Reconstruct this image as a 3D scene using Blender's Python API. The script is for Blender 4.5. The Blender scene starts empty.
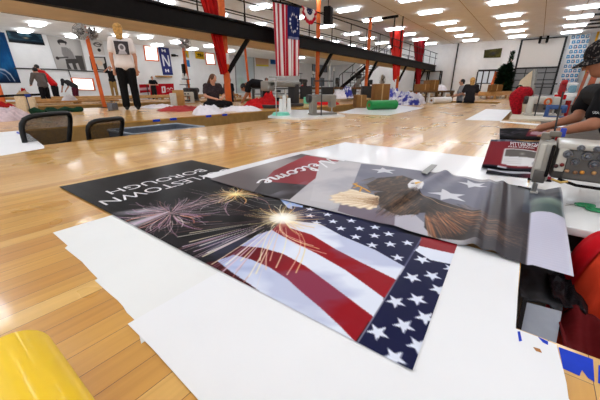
import bpy, bmesh, math, random
import numpy as np
from mathutils import Vector, Matrix, noise as mnoise

random.seed(7)
C = bpy.context.scene.collection
PI = math.pi

# ------------------------------------------------------------------ camera frame (used to read places off the photograph)
H = .45; FPX = 300.
PITCH = math.atan(111 / 300)
YAW = math.atan2(239, FPX * math.cos(PITCH) + 111 * math.sin(PITCH))
cp, sp, cyw, syw = math.cos(PITCH), math.sin(PITCH), math.cos(YAW), math.sin(YAW)
def ray(u, v):
    a = (u - 300) / FPX; b = (v - 200) / FPX
    fw = cp - b * sp; up = -sp - b * cp
    return Vector((cyw * fw + syw * a, syw * fw - cyw * a, up))
def G(u, v, z=0.):                      # point at height z
    d = ray(u, v); return d * ((z - H) / d.z) + Vector((0, 0, H))
def AX(u, v, x):
    d = ray(u, v); return d * (x / d.x) + Vector((0, 0, H))
def AY(u, v, y):
    d = ray(u, v); return d * (y / d.y) + Vector((0, 0, H))
def D(u, v, t):                         # point at camera depth t
    return ray(u, v) * t + Vector((0, 0, H))

# ------------------------------------------------------------------ materials
def lin(c):
    return tuple(((x / 255) / 12.92 if x <= 10.3 else ((x / 255 + .055) / 1.055) ** 2.4) for x in c)
MATS = {}
def M(name, rgb, rough=.55, metal=0., coat=0., var=.12, scale=30., bump=0., bscale=None, sheen=0., emit=None, spec=None):
    if name in MATS: return MATS[name]
    m = bpy.data.materials.new(name); m.use_nodes = True
    nt = m.node_tree; b = nt.nodes['Principled BSDF']
    l = lin(rgb)
    tc = nt.nodes.new('ShaderNodeTexCoord'); n = nt.nodes.new('ShaderNodeTexNoise')
    n.inputs['Scale'].default_value = scale; n.inputs['Detail'].default_value = 3
    nt.links.new(tc.outputs['Object'], n.inputs['Vector'])
    r = nt.nodes.new('ShaderNodeValToRGB')
    r.color_ramp.elements[0].position = .3; r.color_ramp.elements[1].position = .7
    r.color_ramp.elements[0].color = (*[x * (1 - var) for x in l], 1)
    r.color_ramp.elements[1].color = (*[min(1, x * (1 + var)) for x in l], 1)
    nt.links.new(n.outputs['Fac'], r.inputs['Fac']); nt.links.new(r.outputs['Color'], b.inputs['Base Color'])
    b.inputs['Roughness'].default_value = rough; b.inputs['Metallic'].default_value = metal
    b.inputs['Coat Weight'].default_value = coat; b.inputs['Coat Roughness'].default_value = .1
    b.inputs['Specular IOR Level'].default_value = spec if spec is not None else (.12 if rough > .5 else .3 if rough > .36 else .45)
    if bump:
        n2 = nt.nodes.new('ShaderNodeTexNoise'); n2.inputs['Scale'].default_value = bscale or scale
        n2.inputs['Detail'].default_value = 4
        nt.links.new(tc.outputs['Object'], n2.inputs['Vector'])
        bp = nt.nodes.new('ShaderNodeBump'); bp.inputs['Strength'].default_value = bump; bp.inputs['Distance'].default_value = .01
        nt.links.new(n2.outputs['Fac'], bp.inputs['Height']); nt.links.new(bp.outputs['Normal'], b.inputs['Normal'])
    if emit:
        b.inputs['Emission Color'].default_value = (*lin(emit[0]), 1); b.inputs['Emission Strength'].default_value = emit[1]
    MATS[name] = m; return m

def M2(name, c1, c2, scale=6., rough=.85, bump=.3):
    m = M(name, c1, rough, scale=scale, bump=bump, bscale=25); r = [n for n in m.node_tree.nodes if n.type == 'VALTORGB'][0]
    r.color_ramp.elements[0].color = (*lin(c1), 1); r.color_ramp.elements[1].color = (*lin(c2), 1); r.color_ramp.elements[0].position = .44; r.color_ramp.elements[1].position = .56
    return m
def print_mat(name, rough=.35, coat=0., bump=0., spec=.1):
    m = bpy.data.materials.new(name); m.use_nodes = True
    nt = m.node_tree; b = nt.nodes['Principled BSDF']
    a = nt.nodes.new('ShaderNodeVertexColor'); a.layer_name = 'Print'
    nt.links.new(a.outputs['Color'], b.inputs['Base Color'])
    b.inputs['Roughness'].default_value = rough; b.inputs['Coat Weight'].default_value = coat
    b.inputs['Coat Roughness'].default_value = .15; b.inputs['Specular IOR Level'].default_value = spec
    if bump:
        tc = nt.nodes.new('ShaderNodeTexCoord'); n2 = nt.nodes.new('ShaderNodeTexNoise'); n2.inputs['Scale'].default_value = 9
        nt.links.new(tc.outputs['Object'], n2.inputs['Vector'])
        bp = nt.nodes.new('ShaderNodeBump'); bp.inputs['Strength'].default_value = bump; bp.inputs['Distance'].default_value = .02
        nt.links.new(n2.outputs['Fac'], bp.inputs['Height']); nt.links.new(bp.outputs['Normal'], b.inputs['Normal'])
    return m

def wood_floor_mat(name, c1, c2, c3, width=.057, length=.9, rough=.2, gap=.0007, coat=.3, wear=True):
    m = bpy.data.materials.new(name); m.use_nodes = True
    nt = m.node_tree; N = nt.nodes.new; L = nt.links.new; b = nt.nodes['Principled BSDF']
    tc = N('ShaderNodeTexCoord')
    br = N('ShaderNodeTexBrick'); br.offset = .37; br.offset_frequency = 3; br.squash = 1
    br.inputs['Scale'].default_value = 1; br.inputs['Brick Width'].default_value = length; br.inputs['Row Height'].default_value = width
    br.inputs['Mortar Size'].default_value = gap; br.inputs['Mortar Smooth'].default_value = .3; br.inputs['Bias'].default_value = 0
    br.inputs['Color1'].default_value = (0, 0, 0, 1); br.inputs['Color2'].default_value = (1, 1, 1, 1); br.inputs['Mortar'].default_value = (.5, .5, .5, 1)
    L(tc.outputs['Object'], br.inputs['Vector'])
    rp = N('ShaderNodeValToRGB'); e = rp.color_ramp.elements
    e[0].position = 0; e[0].color = (*lin(c1), 1); e[1].position = 1; e[1].color = (*lin(c3), 1)
    k = rp.color_ramp.elements.new(.5); k.color = (*lin(c2), 1)
    L(br.outputs['Color'], rp.inputs['Fac'])
    mp = N('ShaderNodeMapping'); mp.inputs['Scale'].default_value = (2.2, 60, 1); L(tc.outputs['Object'], mp.inputs['Vector'])
    g = N('ShaderNodeTexNoise'); g.inputs['Scale'].default_value = 1.; g.inputs['Detail'].default_value = 5; g.inputs['Distortion'].default_value = .4
    L(mp.outputs['Vector'], g.inputs['Vector'])
    gr = N('ShaderNodeValToRGB'); gr.color_ramp.elements[0].position = .3; gr.color_ramp.elements[1].position = .72
    gr.color_ramp.elements[0].color = (.84, .79, .72, 1); gr.color_ramp.elements[1].color = (1.06, 1.05, 1.04, 1)
    L(g.outputs['Fac'], gr.inputs['Fac'])
    mx = N('ShaderNodeMix'); mx.data_type = 'RGBA'; mx.blend_type = 'MULTIPLY'; mx.inputs['Factor'].default_value = .8
    L(rp.outputs['Color'], mx.inputs['A']); L(gr.outputs['Color'], mx.inputs['B'])
    mm = N('ShaderNodeMix'); mm.data_type = 'RGBA'; mm.inputs['B'].default_value = (*lin((92, 56, 26)), 1)
    L(br.outputs['Fac'], mm.inputs['Factor']); L(mx.outputs['Result'], mm.inputs['A'])
    L(mm.outputs['Result'], b.inputs['Base Color'])
    n3 = N('ShaderNodeTexNoise'); n3.inputs['Scale'].default_value = 2.5; n3.inputs['Detail'].default_value = 3
    L(tc.outputs['Object'], n3.inputs['Vector'])
    mr = N('ShaderNodeMapRange'); mr.inputs['To Min'].default_value = rough * .7; mr.inputs['To Max'].default_value = rough * 1.4
    L(n3.outputs['Fac'], mr.inputs['Value']); L(mr.outputs['Result'], b.inputs['Roughness'])
    mp2 = N('ShaderNodeMapping'); mp2.inputs['Scale'].default_value = (1.6, 7, 1); L(tc.outputs['Object'], mp2.inputs['Vector'])
    n4 = N('ShaderNodeTexNoise'); n4.inputs['Scale'].default_value = 1; n4.inputs['Detail'].default_value = 1; L(mp2.outputs['Vector'], n4.inputs['Vector'])
    bp = N('ShaderNodeBump'); bp.inputs['Strength'].default_value = .04; bp.inputs['Distance'].default_value = .012
    L(n4.outputs['Fac'], bp.inputs['Height'])
    bp2 = N('ShaderNodeBump'); bp2.inputs['Strength'].default_value = .5; bp2.inputs['Distance'].default_value = .002; bp2.invert = True
    L(br.outputs['Fac'], bp2.inputs['Height']); L(bp.outputs['Normal'], bp2.inputs['Normal'])
    L(bp2.outputs['Normal'], b.inputs['Normal'])
    b.inputs['Coat Weight'].default_value = coat; b.inputs['Coat Roughness'].default_value = .09
    return m

# ------------------------------------------------------------------ mesh builder
class MB:
    def __init__(s): s.v = []; s.f = []; s.mi = []; s.sm = []
    def add(s, vs, fs, mi=0, smooth=False):
        o = len(s.v); s.v += [tuple(v) for v in vs]
        for f in fs: s.f.append([i + o for i in f]); s.mi.append(mi); s.sm.append(smooth)
        return s
    def box(s, a, b, mi=0, mat=None):
        x0, y0, z0 = [min(p, q) for p, q in zip(a, b)]; x1, y1, z1 = [max(p, q) for p, q in zip(a, b)]
        vs = [Vector(p) for p in ((x0, y0, z0), (x1, y0, z0), (x1, y1, z0), (x0, y1, z0), (x0, y0, z1), (x1, y0, z1), (x1, y1, z1), (x0, y1, z1))]
        if mat: vs = [mat @ v for v in vs]
        return s.add(vs, [(0, 3, 2, 1), (4, 5, 6, 7), (0, 1, 5, 4), (1, 2, 6, 5), (2, 3, 7, 6), (3, 0, 4, 7)], mi)
    def rbox(s, a, b, r=.01, mi=0, mat=None, seg=3):       # bevelled box
        bm = bmesh.new(); bmesh.ops.create_cube(bm, size=1)
        for v in bm.verts: v.co = Vector([(p + q) / 2 + c * abs(q - p) for p, q, c in zip(a, b, v.co)])
        bmesh.ops.bevel(bm, geom=bm.edges[:], offset=r, segments=seg, affect='EDGES', profile=.5)
        bm.verts.index_update()
        vs = [(mat @ v.co if mat else v.co.copy()) for v in bm.verts]
        s.add(vs, [[v.index for v in f.verts] for f in bm.faces], mi, True); bm.free(); return s
    def cone(s, p0, p1, r0, r1=None, n=16, mi=0, cap=True):
        r1 = r0 if r1 is None else r1
        p0, p1 = Vector(p0), Vector(p1); d = (p1 - p0).normalized()
        a = d.orthogonal().normalized(); b = d.cross(a)
        vs = []
        for p, r in ((p0, r0), (p1, r1)):
            for i in range(n):
                t = 2 * PI * i / n; vs.append(p + (a * math.cos(t) + b * math.sin(t)) * r)
        s.add(vs, [(i, (i + 1) % n, n + (i + 1) % n, n + i) for i in range(n)], mi, True)
        if cap: s.add(vs, [list(range(n))[::-1], list(range(n, 2 * n))], mi)
        return s
    def tube(s, pts, r, n=8, mi=0, closed=False):
        pts = [Vector(p) for p in pts]; vs = []; k = len(pts); a = None
        for i, p in enumerate(pts):
            if closed: d = pts[(i + 1) % k] - pts[i - 1]
            else: d = pts[min(i + 1, k - 1)] - pts[max(i - 1, 0)]
            d.normalize()
            a = d.orthogonal() if a is None else a - d * a.dot(d)
            if a.length < 1e-6: a = d.orthogonal()
            a.normalize(); b = d.cross(a)
            rr = r[i] if isinstance(r, (list, tuple)) else r
            for j in range(n):
                t = 2 * PI * j / n; vs.append(p + (a * math.cos(t) + b * math.sin(t)) * rr)
        fs = []
        for i in range(k if closed else k - 1):
            q = (i + 1) % k
            for j in range(n): fs.append((i * n + j, i * n + (j + 1) % n, q * n + (j + 1) % n, q * n + j))
        s.add(vs, fs, mi, True)
        if not closed: s.add(vs, [list(range(n))[::-1], list(range((k - 1) * n, k * n))], mi)
        return s
    def ell(s, c, r, n=16, m=10, mi=0, mat=None):
        c = Vector(c); r = (r, r, r) if isinstance(r, (int, float)) else r
        vs = [Vector((0, 0, -1))] + [Vector((math.sin(PI * i / m) * math.cos(2 * PI * j / n), math.sin(PI * i / m) * math.sin(2 * PI * j / n), -math.cos(PI * i / m))) for i in range(1, m) for j in range(n)] + [Vector((0, 0, 1))]
        fs = [(0, 1 + (j + 1) % n, 1 + j) for j in range(n)]
        for i in range(m - 2):
            for j in range(n): fs.append((1 + i * n + j, 1 + i * n + (j + 1) % n, 1 + (i + 1) * n + (j + 1) % n, 1 + (i + 1) * n + j))
        e = len(vs) - 1; o = 1 + (m - 2) * n
        fs += [(e, o + j, o + (j + 1) % n) for j in range(n)]
        vs = [Vector([p * q for p, q in zip(v, r)]) for v in vs]
        if mat: vs = [mat @ v for v in vs]
        return s.add([v + c for v in vs], fs, mi, True)
    def torus(s, c, R, r, axis=(0, 0, 1), n=28, mi=0):
        ax = Vector(axis).normalized(); a = ax.orthogonal().normalized(); b = ax.cross(a); c = Vector(c)
        return s.tube([c + (a * math.cos(2 * PI * i / n) + b * math.sin(2 * PI * i / n)) * R for i in range(n)], r, 6, mi, True)
    def poly(s, pts, mi=0): return s.add(pts, [list(range(len(pts)))], mi)
    def slab(s, pts, off, mi=0):            # a polygon given thickness along off
        off = Vector(off); a = [Vector(p) for p in pts]; b = [p + off for p in a]; n = len(a)
        nrm = Vector((0, 0, 0))
        for i in range(n): nrm += a[i].cross(a[(i + 1) % n])
        if nrm.dot(off) > 0: a, b = a[::-1], b[::-1]
        return s.add(a + b, [list(range(n)), list(range(n, 2 * n))[::-1]] + [(i, n + i, n + (i + 1) % n, (i + 1) % n) for i in range(n)], mi)
    def grid(s, nx, ny, fn, mi=0, smooth=True):
        vs = [fn(i / nx, j / ny) for j in range(ny + 1) for i in range(nx + 1)]
        return s.add(vs, [(j * (nx + 1) + i, j * (nx + 1) + i + 1, (j + 1) * (nx + 1) + i + 1, (j + 1) * (nx + 1) + i) for j in range(ny) for i in range(nx)], mi, smooth)
    def build(s, name, mats, parent=None, fix=True):
        me = bpy.data.meshes.new(name)
        vs = s.v
        if parent is not None:
            W = parent.get('_w') if False else None
            inv = WORLD[parent.name].inverted(); vs = [inv @ Vector(v) for v in vs]
        me.from_pydata([tuple(v) for v in vs], [], s.f)
        mats = mats if isinstance(mats, (list, tuple)) else [mats]
        for m in mats: me.materials.append(m)
        me.polygons.foreach_set('material_index', s.mi); me.polygons.foreach_set('use_smooth', s.sm)
        me.validate(); me.update()
        o = bpy.data.objects.new(name, me); C.objects.link(o)
        WORLD[o.name] = Matrix.Identity(4) if parent is None else WORLD[parent.name]
        if parent is not None: o.parent = parent
        return o
WORLD = {}

def tag(o, label, cat, group=None, kind=None):
    o['label'] = label; o['category'] = cat
    if group: o['group'] = group
    if kind: o['kind'] = kind
    return o
def thing(name, label, cat, loc=(0, 0, 0), rz=0., group=None):
    o = bpy.data.objects.new(name, None); C.objects.link(o); o.empty_display_size = .1
    o.location = loc; o.rotation_euler = (0, 0, rz)
    WORLD[o.name] = Matrix.Translation(Vector(loc)) @ Matrix.Rotation(rz, 4, 'Z')
    return tag(o, label, cat, group)
def local(o): return WORLD[o.name]
def structure(o, label=None):
    o['kind'] = 'structure'
    if label: o['label'] = label
    return o
def dup(root, loc, rz, label, group=None):
    r = root.copy(); C.objects.link(r); r.location = loc; r.rotation_euler = (0, 0, rz); r['label'] = label
    if group: r['group'] = group
    for ch in list(root.children):
        c = ch.copy(); C.objects.link(c); c.parent = r
        for g in ch.children:
            d = g.copy(); C.objects.link(d); d.parent = c
    return r
def LB(root):           # builder whose coordinates are local to root
    b = MB(); b0 = b.build
    def build(name, mats, parent=None):
        me_parent = parent or root
        W = WORLD[root.name]
        b.v = [tuple(W @ Vector(v)) for v in b.v]
        return b0(name, mats, me_parent)
    b.build = build
    return b

# text as flat faces: reading direction ex, up direction ey, origin at the baseline start
def text_faces(mb, body, o, ex, ey, width, height, mi=0, off=.0004, bold=0.):
    cu = bpy.data.curves.new('tmp', 'FONT'); cu.body = body; cu.size = 1; cu.resolution_u = 3; cu.offset = bold
    ob = bpy.data.objects.new('tmp', cu); C.objects.link(ob)
    dg = bpy.context.evaluated_depsgraph_get(); me = bpy.data.meshes.new_from_object(ob.evaluated_get(dg))
    xs = [v.co.x for v in me.vertices]; ys = [v.co.y for v in me.vertices]
    x0, x1, y0, y1 = min(xs), max(xs), min(ys), max(ys)
    o, ex, ey = Vector(o), Vector(ex).normalized(), Vector(ey).normalized(); n = ex.cross(ey)
    vs = [o + ex * ((v.co.x - x0) / (x1 - x0) * width) + ey * ((v.co.y - y0) / (y1 - y0) * height) + n * off for v in me.vertices]
    mb.add(vs, [list(p.vertices) for p in me.polygons], mi)
    bpy.data.objects.remove(ob); bpy.data.curves.remove(cu); bpy.data.meshes.remove(me)

# ------------------------------------------------------------------ painted prints (vertex colours on a fine grid)
def inside(X, Y, poly):
    r = np.zeros(X.shape, bool); n = len(poly); j = n - 1
    for i in range(n):
        xi, yi = poly[i][0], poly[i][1]; xj, yj = poly[j][0], poly[j][1]
        c = ((yi > Y) != (yj > Y)) & (X < (xj - xi) * (Y - yi) / ((yj - yi) or 1e-9) + xi)
        r ^= c; j = i
    return r
def fbm(X, Y, seed=0, oct=4):
    rs = np.random.RandomState(seed); out = np.zeros(X.shape); amp = .5
    for o in range(oct):
        t = rs.rand(64, 64); fx, fy = X % 64, Y % 64
        ix, iy = np.floor(fx).astype(int), np.floor(fy).astype(int); dx, dy = fx - ix, fy - iy
        dx = dx * dx * (3 - 2 * dx); dy = dy * dy * (3 - 2 * dy)
        a = t[ix % 64, iy % 64]; b = t[(ix + 1) % 64, iy % 64]; c = t[ix % 64, (iy + 1) % 64]; d = t[(ix + 1) % 64, (iy + 1) % 64]
        out += amp * ((a * (1 - dx) + b * dx) * (1 - dy) + (c * (1 - dx) + d * dx) * dy)
        X = X * 2 + 11.3; Y = Y * 2 + 5.7; amp *= .5
    return out
class Paint:
    def __init__(s, X, Y, base): s.X, s.Y = X, Y; s.c = np.zeros(X.shape + (3,)); s.c[:] = base
    def fill(s, mask, col, a=1.):
        w = (mask.astype(float) if mask.dtype == bool else np.clip(mask, 0, 1)) * a
        s.c = s.c * (1 - w[..., None]) + np.array(col, float) * w[..., None]
    def poly(s, pts, col, a=1.): s.fill(inside(s.X, s.Y, pts), col, a)
    def star(s, cx, cy, r, rot, col, k=.40):
        pts = [(cx + (r if i % 2 == 0 else r * k) * math.cos(rot + PI * i / 5), cy + (r if i % 2 == 0 else r * k) * math.sin(rot + PI * i / 5)) for i in range(10)]
        s.poly(pts, col)
    def seg(s, a, b, w0, w1, col, al=1.):
        ax, ay, bx, by = a[0], a[1], b[0], b[1]; dx, dy = bx - ax, by - ay; L2 = dx * dx + dy * dy + 1e-12
        m = max(w0, w1) * 1.5
        sel = (s.X > min(ax, bx) - m) & (s.X < max(ax, bx) + m) & (s.Y > min(ay, by) - m) & (s.Y < max(ay, by) + m)
        if not sel.any(): return
        X, Y = s.X[sel], s.Y[sel]
        t = np.clip(((X - ax) * dx + (Y - ay) * dy) / L2, 0, 1)
        d = np.hypot(X - ax - t * dx, Y - ay - t * dy); w = w0 + (w1 - w0) * t
        k = (np.clip(1.3 - d / w, 0, 1) * al)[:, None]
        s.c[sel] = s.c[sel] * (1 - k) + np.array(col, float) * k
    def path(s, pts, w, col, al=1.):
        for i in range(len(pts) - 1): s.seg(pts[i], pts[i + 1], w, w, col, al)
    def glow(s, cx, cy, r, col, a=1., p=2.):
        d = np.hypot(s.X - cx, s.Y - cy) / r; s.fill(np.clip(1 - d, 0, 1) ** p, col, a)
def lin_np(c):
    c = np.clip(c / 255., 0, 1); return np.where(c <= .0404, c / 12.92, ((c + .055) / 1.055) ** 2.4)
def painted(name, nx, ny, pos, painter, mat, parent=None, extra=None, extra_mats=(), solid=0.):
    """grid sheet: pos(S,T)->X,Y,Z arrays; painter(S,T)->rgb 0..255 array"""
    S, T = np.meshgrid(np.linspace(0, 1, nx + 1), np.linspace(0, 1, ny + 1))
    X, Y, Z = pos(S, T); V = np.stack([X, Y, Z], -1).reshape(-1, 3)
    acc = 0
    for ox, oy in ((-.25, -.25), (.25, -.25), (-.25, .25), (.25, .25)): acc = acc + painter(S + ox / nx, T + oy / ny)
    col = lin_np(acc / 4).reshape(-1, 3)
    mb = MB(); nv = len(V)
    idx = np.arange(nv).reshape(ny + 1, nx + 1)
    F = np.stack([idx[:-1, :-1], idx[:-1, 1:], idx[1:, 1:], idx[1:, :-1]], -1).reshape(-1, 4)
    mb.v = [tuple(v) for v in V]; mb.f = F.tolist(); mb.mi = [0] * len(F); mb.sm = [True] * len(F)
    if extra: extra(mb)
    o = mb.build(name, [mat, *extra_mats], parent)
    a = o.data.color_attributes.new('Print', 'FLOAT_COLOR', 'POINT')
    full = np.ones((len(o.data.vertices), 4), np.float32); full[:nv, :3] = col
    a.data.foreach_set('color', full.ravel())
    if solid:
        md = o.modifiers.new('thickness', 'SOLIDIFY'); md.thickness = solid; md.offset = -1
    return o
def quad_pos(a, b, c, d, wave=None):     # bilinear patch a(0,0) b(1,0) c(1,1) d(0,1)
    a, b, c, d = [np.array(p) for p in (a, b, c, d)]
    def f(S, T):
        P = (a * ((1 - S) * (1 - T))[..., None] + b * (S * (1 - T))[..., None] + c * (S * T)[..., None] + d * ((1 - S) * T)[..., None])
        if wave is not None: P = P + wave(S, T)
        return P[..., 0], P[..., 1], P[..., 2]
    return f

# ------------------------------------------------------------------ organic bodies
def blob(shapes, voxel, name, mat, parent, smooth=3):
    """one continuous surface out of tapered limbs ('c',p0,p1,r0,r1) and ellipsoids ('e',centre,radii[,matrix])"""
    mb = MB()
    for sh in shapes:
        if sh[0] == 'c':
            _, p0, p1, r0, r1 = sh
            mb.cone(p0, p1, r0, r1, 12); mb.ell(p0, r0, 12, 8); mb.ell(p1, r1, 12, 8)
        else: mb.ell(sh[1], sh[2], 20, 14, 0, sh[3] if len(sh) > 3 else None)
    o = mb.build('tmp', mat)
    md = o.modifiers.new('r', 'REMESH'); md.mode = 'VOXEL'; md.voxel_size = voxel; md.use_smooth_shade = True
    s = o.modifiers.new('s', 'SMOOTH'); s.iterations = smooth; s.factor = .5
    dg = bpy.context.evaluated_depsgraph_get(); me = bpy.data.meshes.new_from_object(o.evaluated_get(dg))
    bpy.data.objects.remove(o); me.name = name
    inv = WORLD[parent.name].inverted() if parent is not None else Matrix.Identity(4)
    me.transform(inv); me.materials.clear(); me.materials.append(mat)
    for p in me.polygons: p.use_smooth = True
    r = bpy.data.objects.new(name, me); C.objects.link(r)
    if parent is not None: r.parent = parent; WORLD[r.name] = WORLD[parent.name]
    return r

SKIN = M('skin', (205, 150, 122), .5, var=.06, scale=40)
SKIN_DARK = M('skin tan', (168, 112, 84), .5, var=.06, scale=40)
HAIRC = {'blonde': M('blonde hair', (188, 144, 84), .6, var=.45, scale=28, bump=.6), 'brown': M('brown hair', (92, 56, 34), .5, var=.3, scale=60, bump=.4),
         'dark': M('dark hair', (30, 24, 22), .5, var=.3, scale=60, bump=.4), 'grey': M('grey hair', (130, 124, 118), .6, var=.2, scale=60, bump=.4)}
EYE = M('eye', (40, 30, 26), .2)

def person(label, loc, rz, h, J, shirt, trousers, hair='dark', hairlen=0., skin=SKIN, sleeve='short', shoes=None, group=None, voxel=.014, print_on=None, headdir=(0, 1, 0)):
    """J: joints in a 1.72 m body's own frame (facing +Y, right = +X); scaled to height h"""
    k = h / 1.72
    root = thing('person', label, 'person', loc, rz, group)
    W = WORLD[root.name]
    base = dict(head=(0, .03, 1.60), neck=(0, 0, 1.46), chest=(0, 0, 1.25), waist=(0, 0, 1.05), hip=(0, 0, .93),
                sl=(-.18, 0, 1.40), sr=(.18, 0, 1.40), el=(-.25, -.02, 1.12), er=(.25, -.02, 1.12), wl=(-.26, .06, .88), wr=(.26, .06, .88),
                kl=(-.10, .02, .50), kr=(.10, .02, .50), al=(-.11, -.02, .09), ar=(.11, -.02, .09))
    base.update(J)
    P = {n: W @ (Vector(q) * k) for n, q in base.items()}
    R = W.to_3x3(); hd = (R @ Vector(headdir)).normalized(); right = hd.cross(Vector((0, 0, 1)))
    if right.length < .1: right = R @ Vector((1, 0, 0))
    right.normalize(); hup = right.cross(hd)
    hr = .100 * k; hc = P['head']
    hp_l, hp_r = (P['hip'] + (P['kl'] - P['hip']) * .12), (P['hip'] + (P['kr'] - P['hip']) * .12)
    lat = (P['sr'] - P['sl']).normalized()
    hp_l = P['hip'] - lat * .085 * k; hp_r = P['hip'] + lat * .085 * k
    Mh = Matrix((right, hd, hup)).transposed()
    sh = [('e', hc, (hr * .76, hr * .95, hr * 1.18), Mh), ('e', hc + hd * hr * .25 - hup * hr * .65, (hr * .52, hr * .62, hr * .5), Mh),
          ('c', hc + hd * hr * .93 + hup * hr * .05, hc + hd * hr * 1.1 - hup * hr * .25, hr * .1, hr * .15),
          ('e', hc + right * hr * .78 - hup * hr * .1, (hr * .12, hr * .2, hr * .3), Mh), ('e', hc - right * hr * .78 - hup * hr * .1, (hr * .12, hr * .2, hr * .3), Mh),
          ('c', hc - hup * hr * .7, P['neck'], .052 * k, .058 * k), ('c', P['neck'], P['chest'], .06 * k, .12 * k),
          ('c', P['sl'], P['sr'], .06 * k, .06 * k), ('c', P['chest'] - lat * .06 * k, P['waist'] - lat * .04 * k, .10 * k, .09 * k), ('c', P['chest'] + lat * .06 * k, P['waist'] + lat * .04 * k, .10 * k, .09 * k),
          ('c', P['waist'], P['hip'], .10 * k, .11 * k)]
    for s in 'lr':
        hp = hp_l if s == 'l' else hp_r
        sh += [('c', P['s' + s], P['e' + s], .048 * k, .040 * k), ('c', P['e' + s], P['w' + s], .040 * k, .027 * k),
               ('c', hp, P['k' + s], .080 * k, .055 * k), ('c', P['k' + s], P['a' + s], .054 * k, .038 * k)]
        fd = (P['w' + s] - P['e' + s]).normalized(); sd = fd.cross(Vector((0, 0, 1)));
        if sd.length < .2: sd = R @ Vector((0, 1, 0))
        sd.normalize()
        sh.append(('c', P['w' + s], P['w' + s] + fd * .075 * k, .026 * k, .034 * k))
        for q, ln in zip((-1.5, -.5, .5, 1.5), (.06, .075, .07, .055)):
            b0 = P['w' + s] + fd * .075 * k + sd * q * .017 * k
            sh.append(('c', b0, b0 + fd * ln * k + sd * q * .006, .0105 * k, .009 * k))
        sh.append(('c', P['w' + s] + fd * .03 * k + sd * .02, P['w' + s] + fd * .075 * k + sd * .06 * k, .013 * k, .011 * k))
    bod = blob(sh, voxel * .75, 'body', skin, root)
    t = .018 * k
    st = [('c', P['sl'], P['sr'], .062 * k + t, .062 * k + t), ('c', P['neck'] - (P['neck'] - P['chest']) * .35, P['chest'], .065 * k + t, .12 * k + t),
          ('c', P['chest'] - lat * .06 * k, P['waist'] - lat * .04 * k, .10 * k + t, .095 * k + t), ('c', P['chest'] + lat * .06 * k, P['waist'] + lat * .04 * k, .10 * k + t, .095 * k + t),
          ('c', P['waist'] - lat * .05 * k, P['waist'] + (P['hip'] - P['waist']) * .95 - lat * .085 * k, .095 * k + t, .098 * k + t), ('c', P['waist'] + lat * .05 * k, P['waist'] + (P['hip'] - P['waist']) * .95 + lat * .085 * k, .095 * k + t, .098 * k + t),
          ('c', P['chest'], P['waist'], .115 * k + t, .105 * k + t), ('c', P['waist'], P['waist'] + (P['hip'] - P['waist']) * .95, .105 * k + t, .112 * k + t),
          ('c', P['waist'] + (P['hip'] - P['waist']) * .95 - lat * .085 * k, P['waist'] + (P['hip'] - P['waist']) * .95 + lat * .085 * k, .098 * k + t, .098 * k + t)]
    for s in 'lr':
        if sleeve == 'long': st += [('c', P['s' + s], P['e' + s], .056 * k + t, .046 * k + t), ('c', P['e' + s], P['w' + s], .046 * k + t * .8, .032 * k + t * .6)]
        elif sleeve == 'short': st.append(('c', P['s' + s], P['s' + s] + (P['e' + s] - P['s' + s]) * .62, .056 * k + t, .054 * k + t))
    so = blob(st, voxel, 'shirt', shirt, root)
    pt = [('c', P['waist'] + (P['hip'] - P['waist']) * .5, P['hip'], .10 * k + t * .6, .095 * k + t * .3)]
    for s, hp in (('l', hp_l), ('r', hp_r)):
        pt += [('c', hp, hp.lerp(P['k' + s], .3), .080 * k + t * .4, .088 * k + t), ('c', hp.lerp(P['k' + s], .3), P['k' + s], .088 * k + t, .066 * k + t), ('c', P['k' + s], P['a' + s] + Vector((0, 0, .02)), .064 * k + t, .058 * k + t)]
    blob(pt, voxel, 'trousers', trousers, root)
    fw = R @ Vector((0, 1, 0))
    for s in 'lr':
        blob([('c', P['a' + s] - Vector((0, 0, .035 * k)) - fw * .03 * k, P['a' + s] - Vector((0, 0, .05 * k)) + fw * .15 * k, .045 * k, .036 * k), ('c', P['a' + s], P['a' + s] - Vector((0, 0, .04 * k)), .046 * k, .046 * k)], voxel, 'shoe', shoes or M('black shoe', (28, 26, 26), .5), root)
    hs = [('e', hc - hd * hr * .16 + hup * hr * .22, (hr * .90, hr * .98, hr * 1.0), Mh)]
    if hairlen:
        hs += [('c', hc - hd * hr * .45 - hup * hr * .2 + right * q * hr, hc - hd * hr * .75 - hup * hairlen * k + right * q * hr * .8, hr * .42, hr * .28) for q in (-.45, 0, .45)]
        hs += [('c', hc - hd * hr * .5 + right * q * hr * .8 + hup * hr * .3, hc - hd * hr * .72 - hup * hairlen * k * w_ + right * q * hr * .6, hr * .28, hr * .13) for q, w_ in ((-.75, .7), (-.5, 1.15), (-.2, .9), (.2, 1.25), (.5, .85), (.75, .6))]
    # hair keeps clear of the face
    ho = blob(hs, voxel * .8, 'hair', HAIRC[hair] if isinstance(hair, str) else hair, root)
    iv = WORLD[root.name].inverted()
    for q in (-1, 1):
        MB().ell(hc + hd * hr * .90 + right * q * hr * .3 + hup * hr * .02, hr * .11, 8, 6).build('eye', EYE, bod)
    return root, P, k
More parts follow.
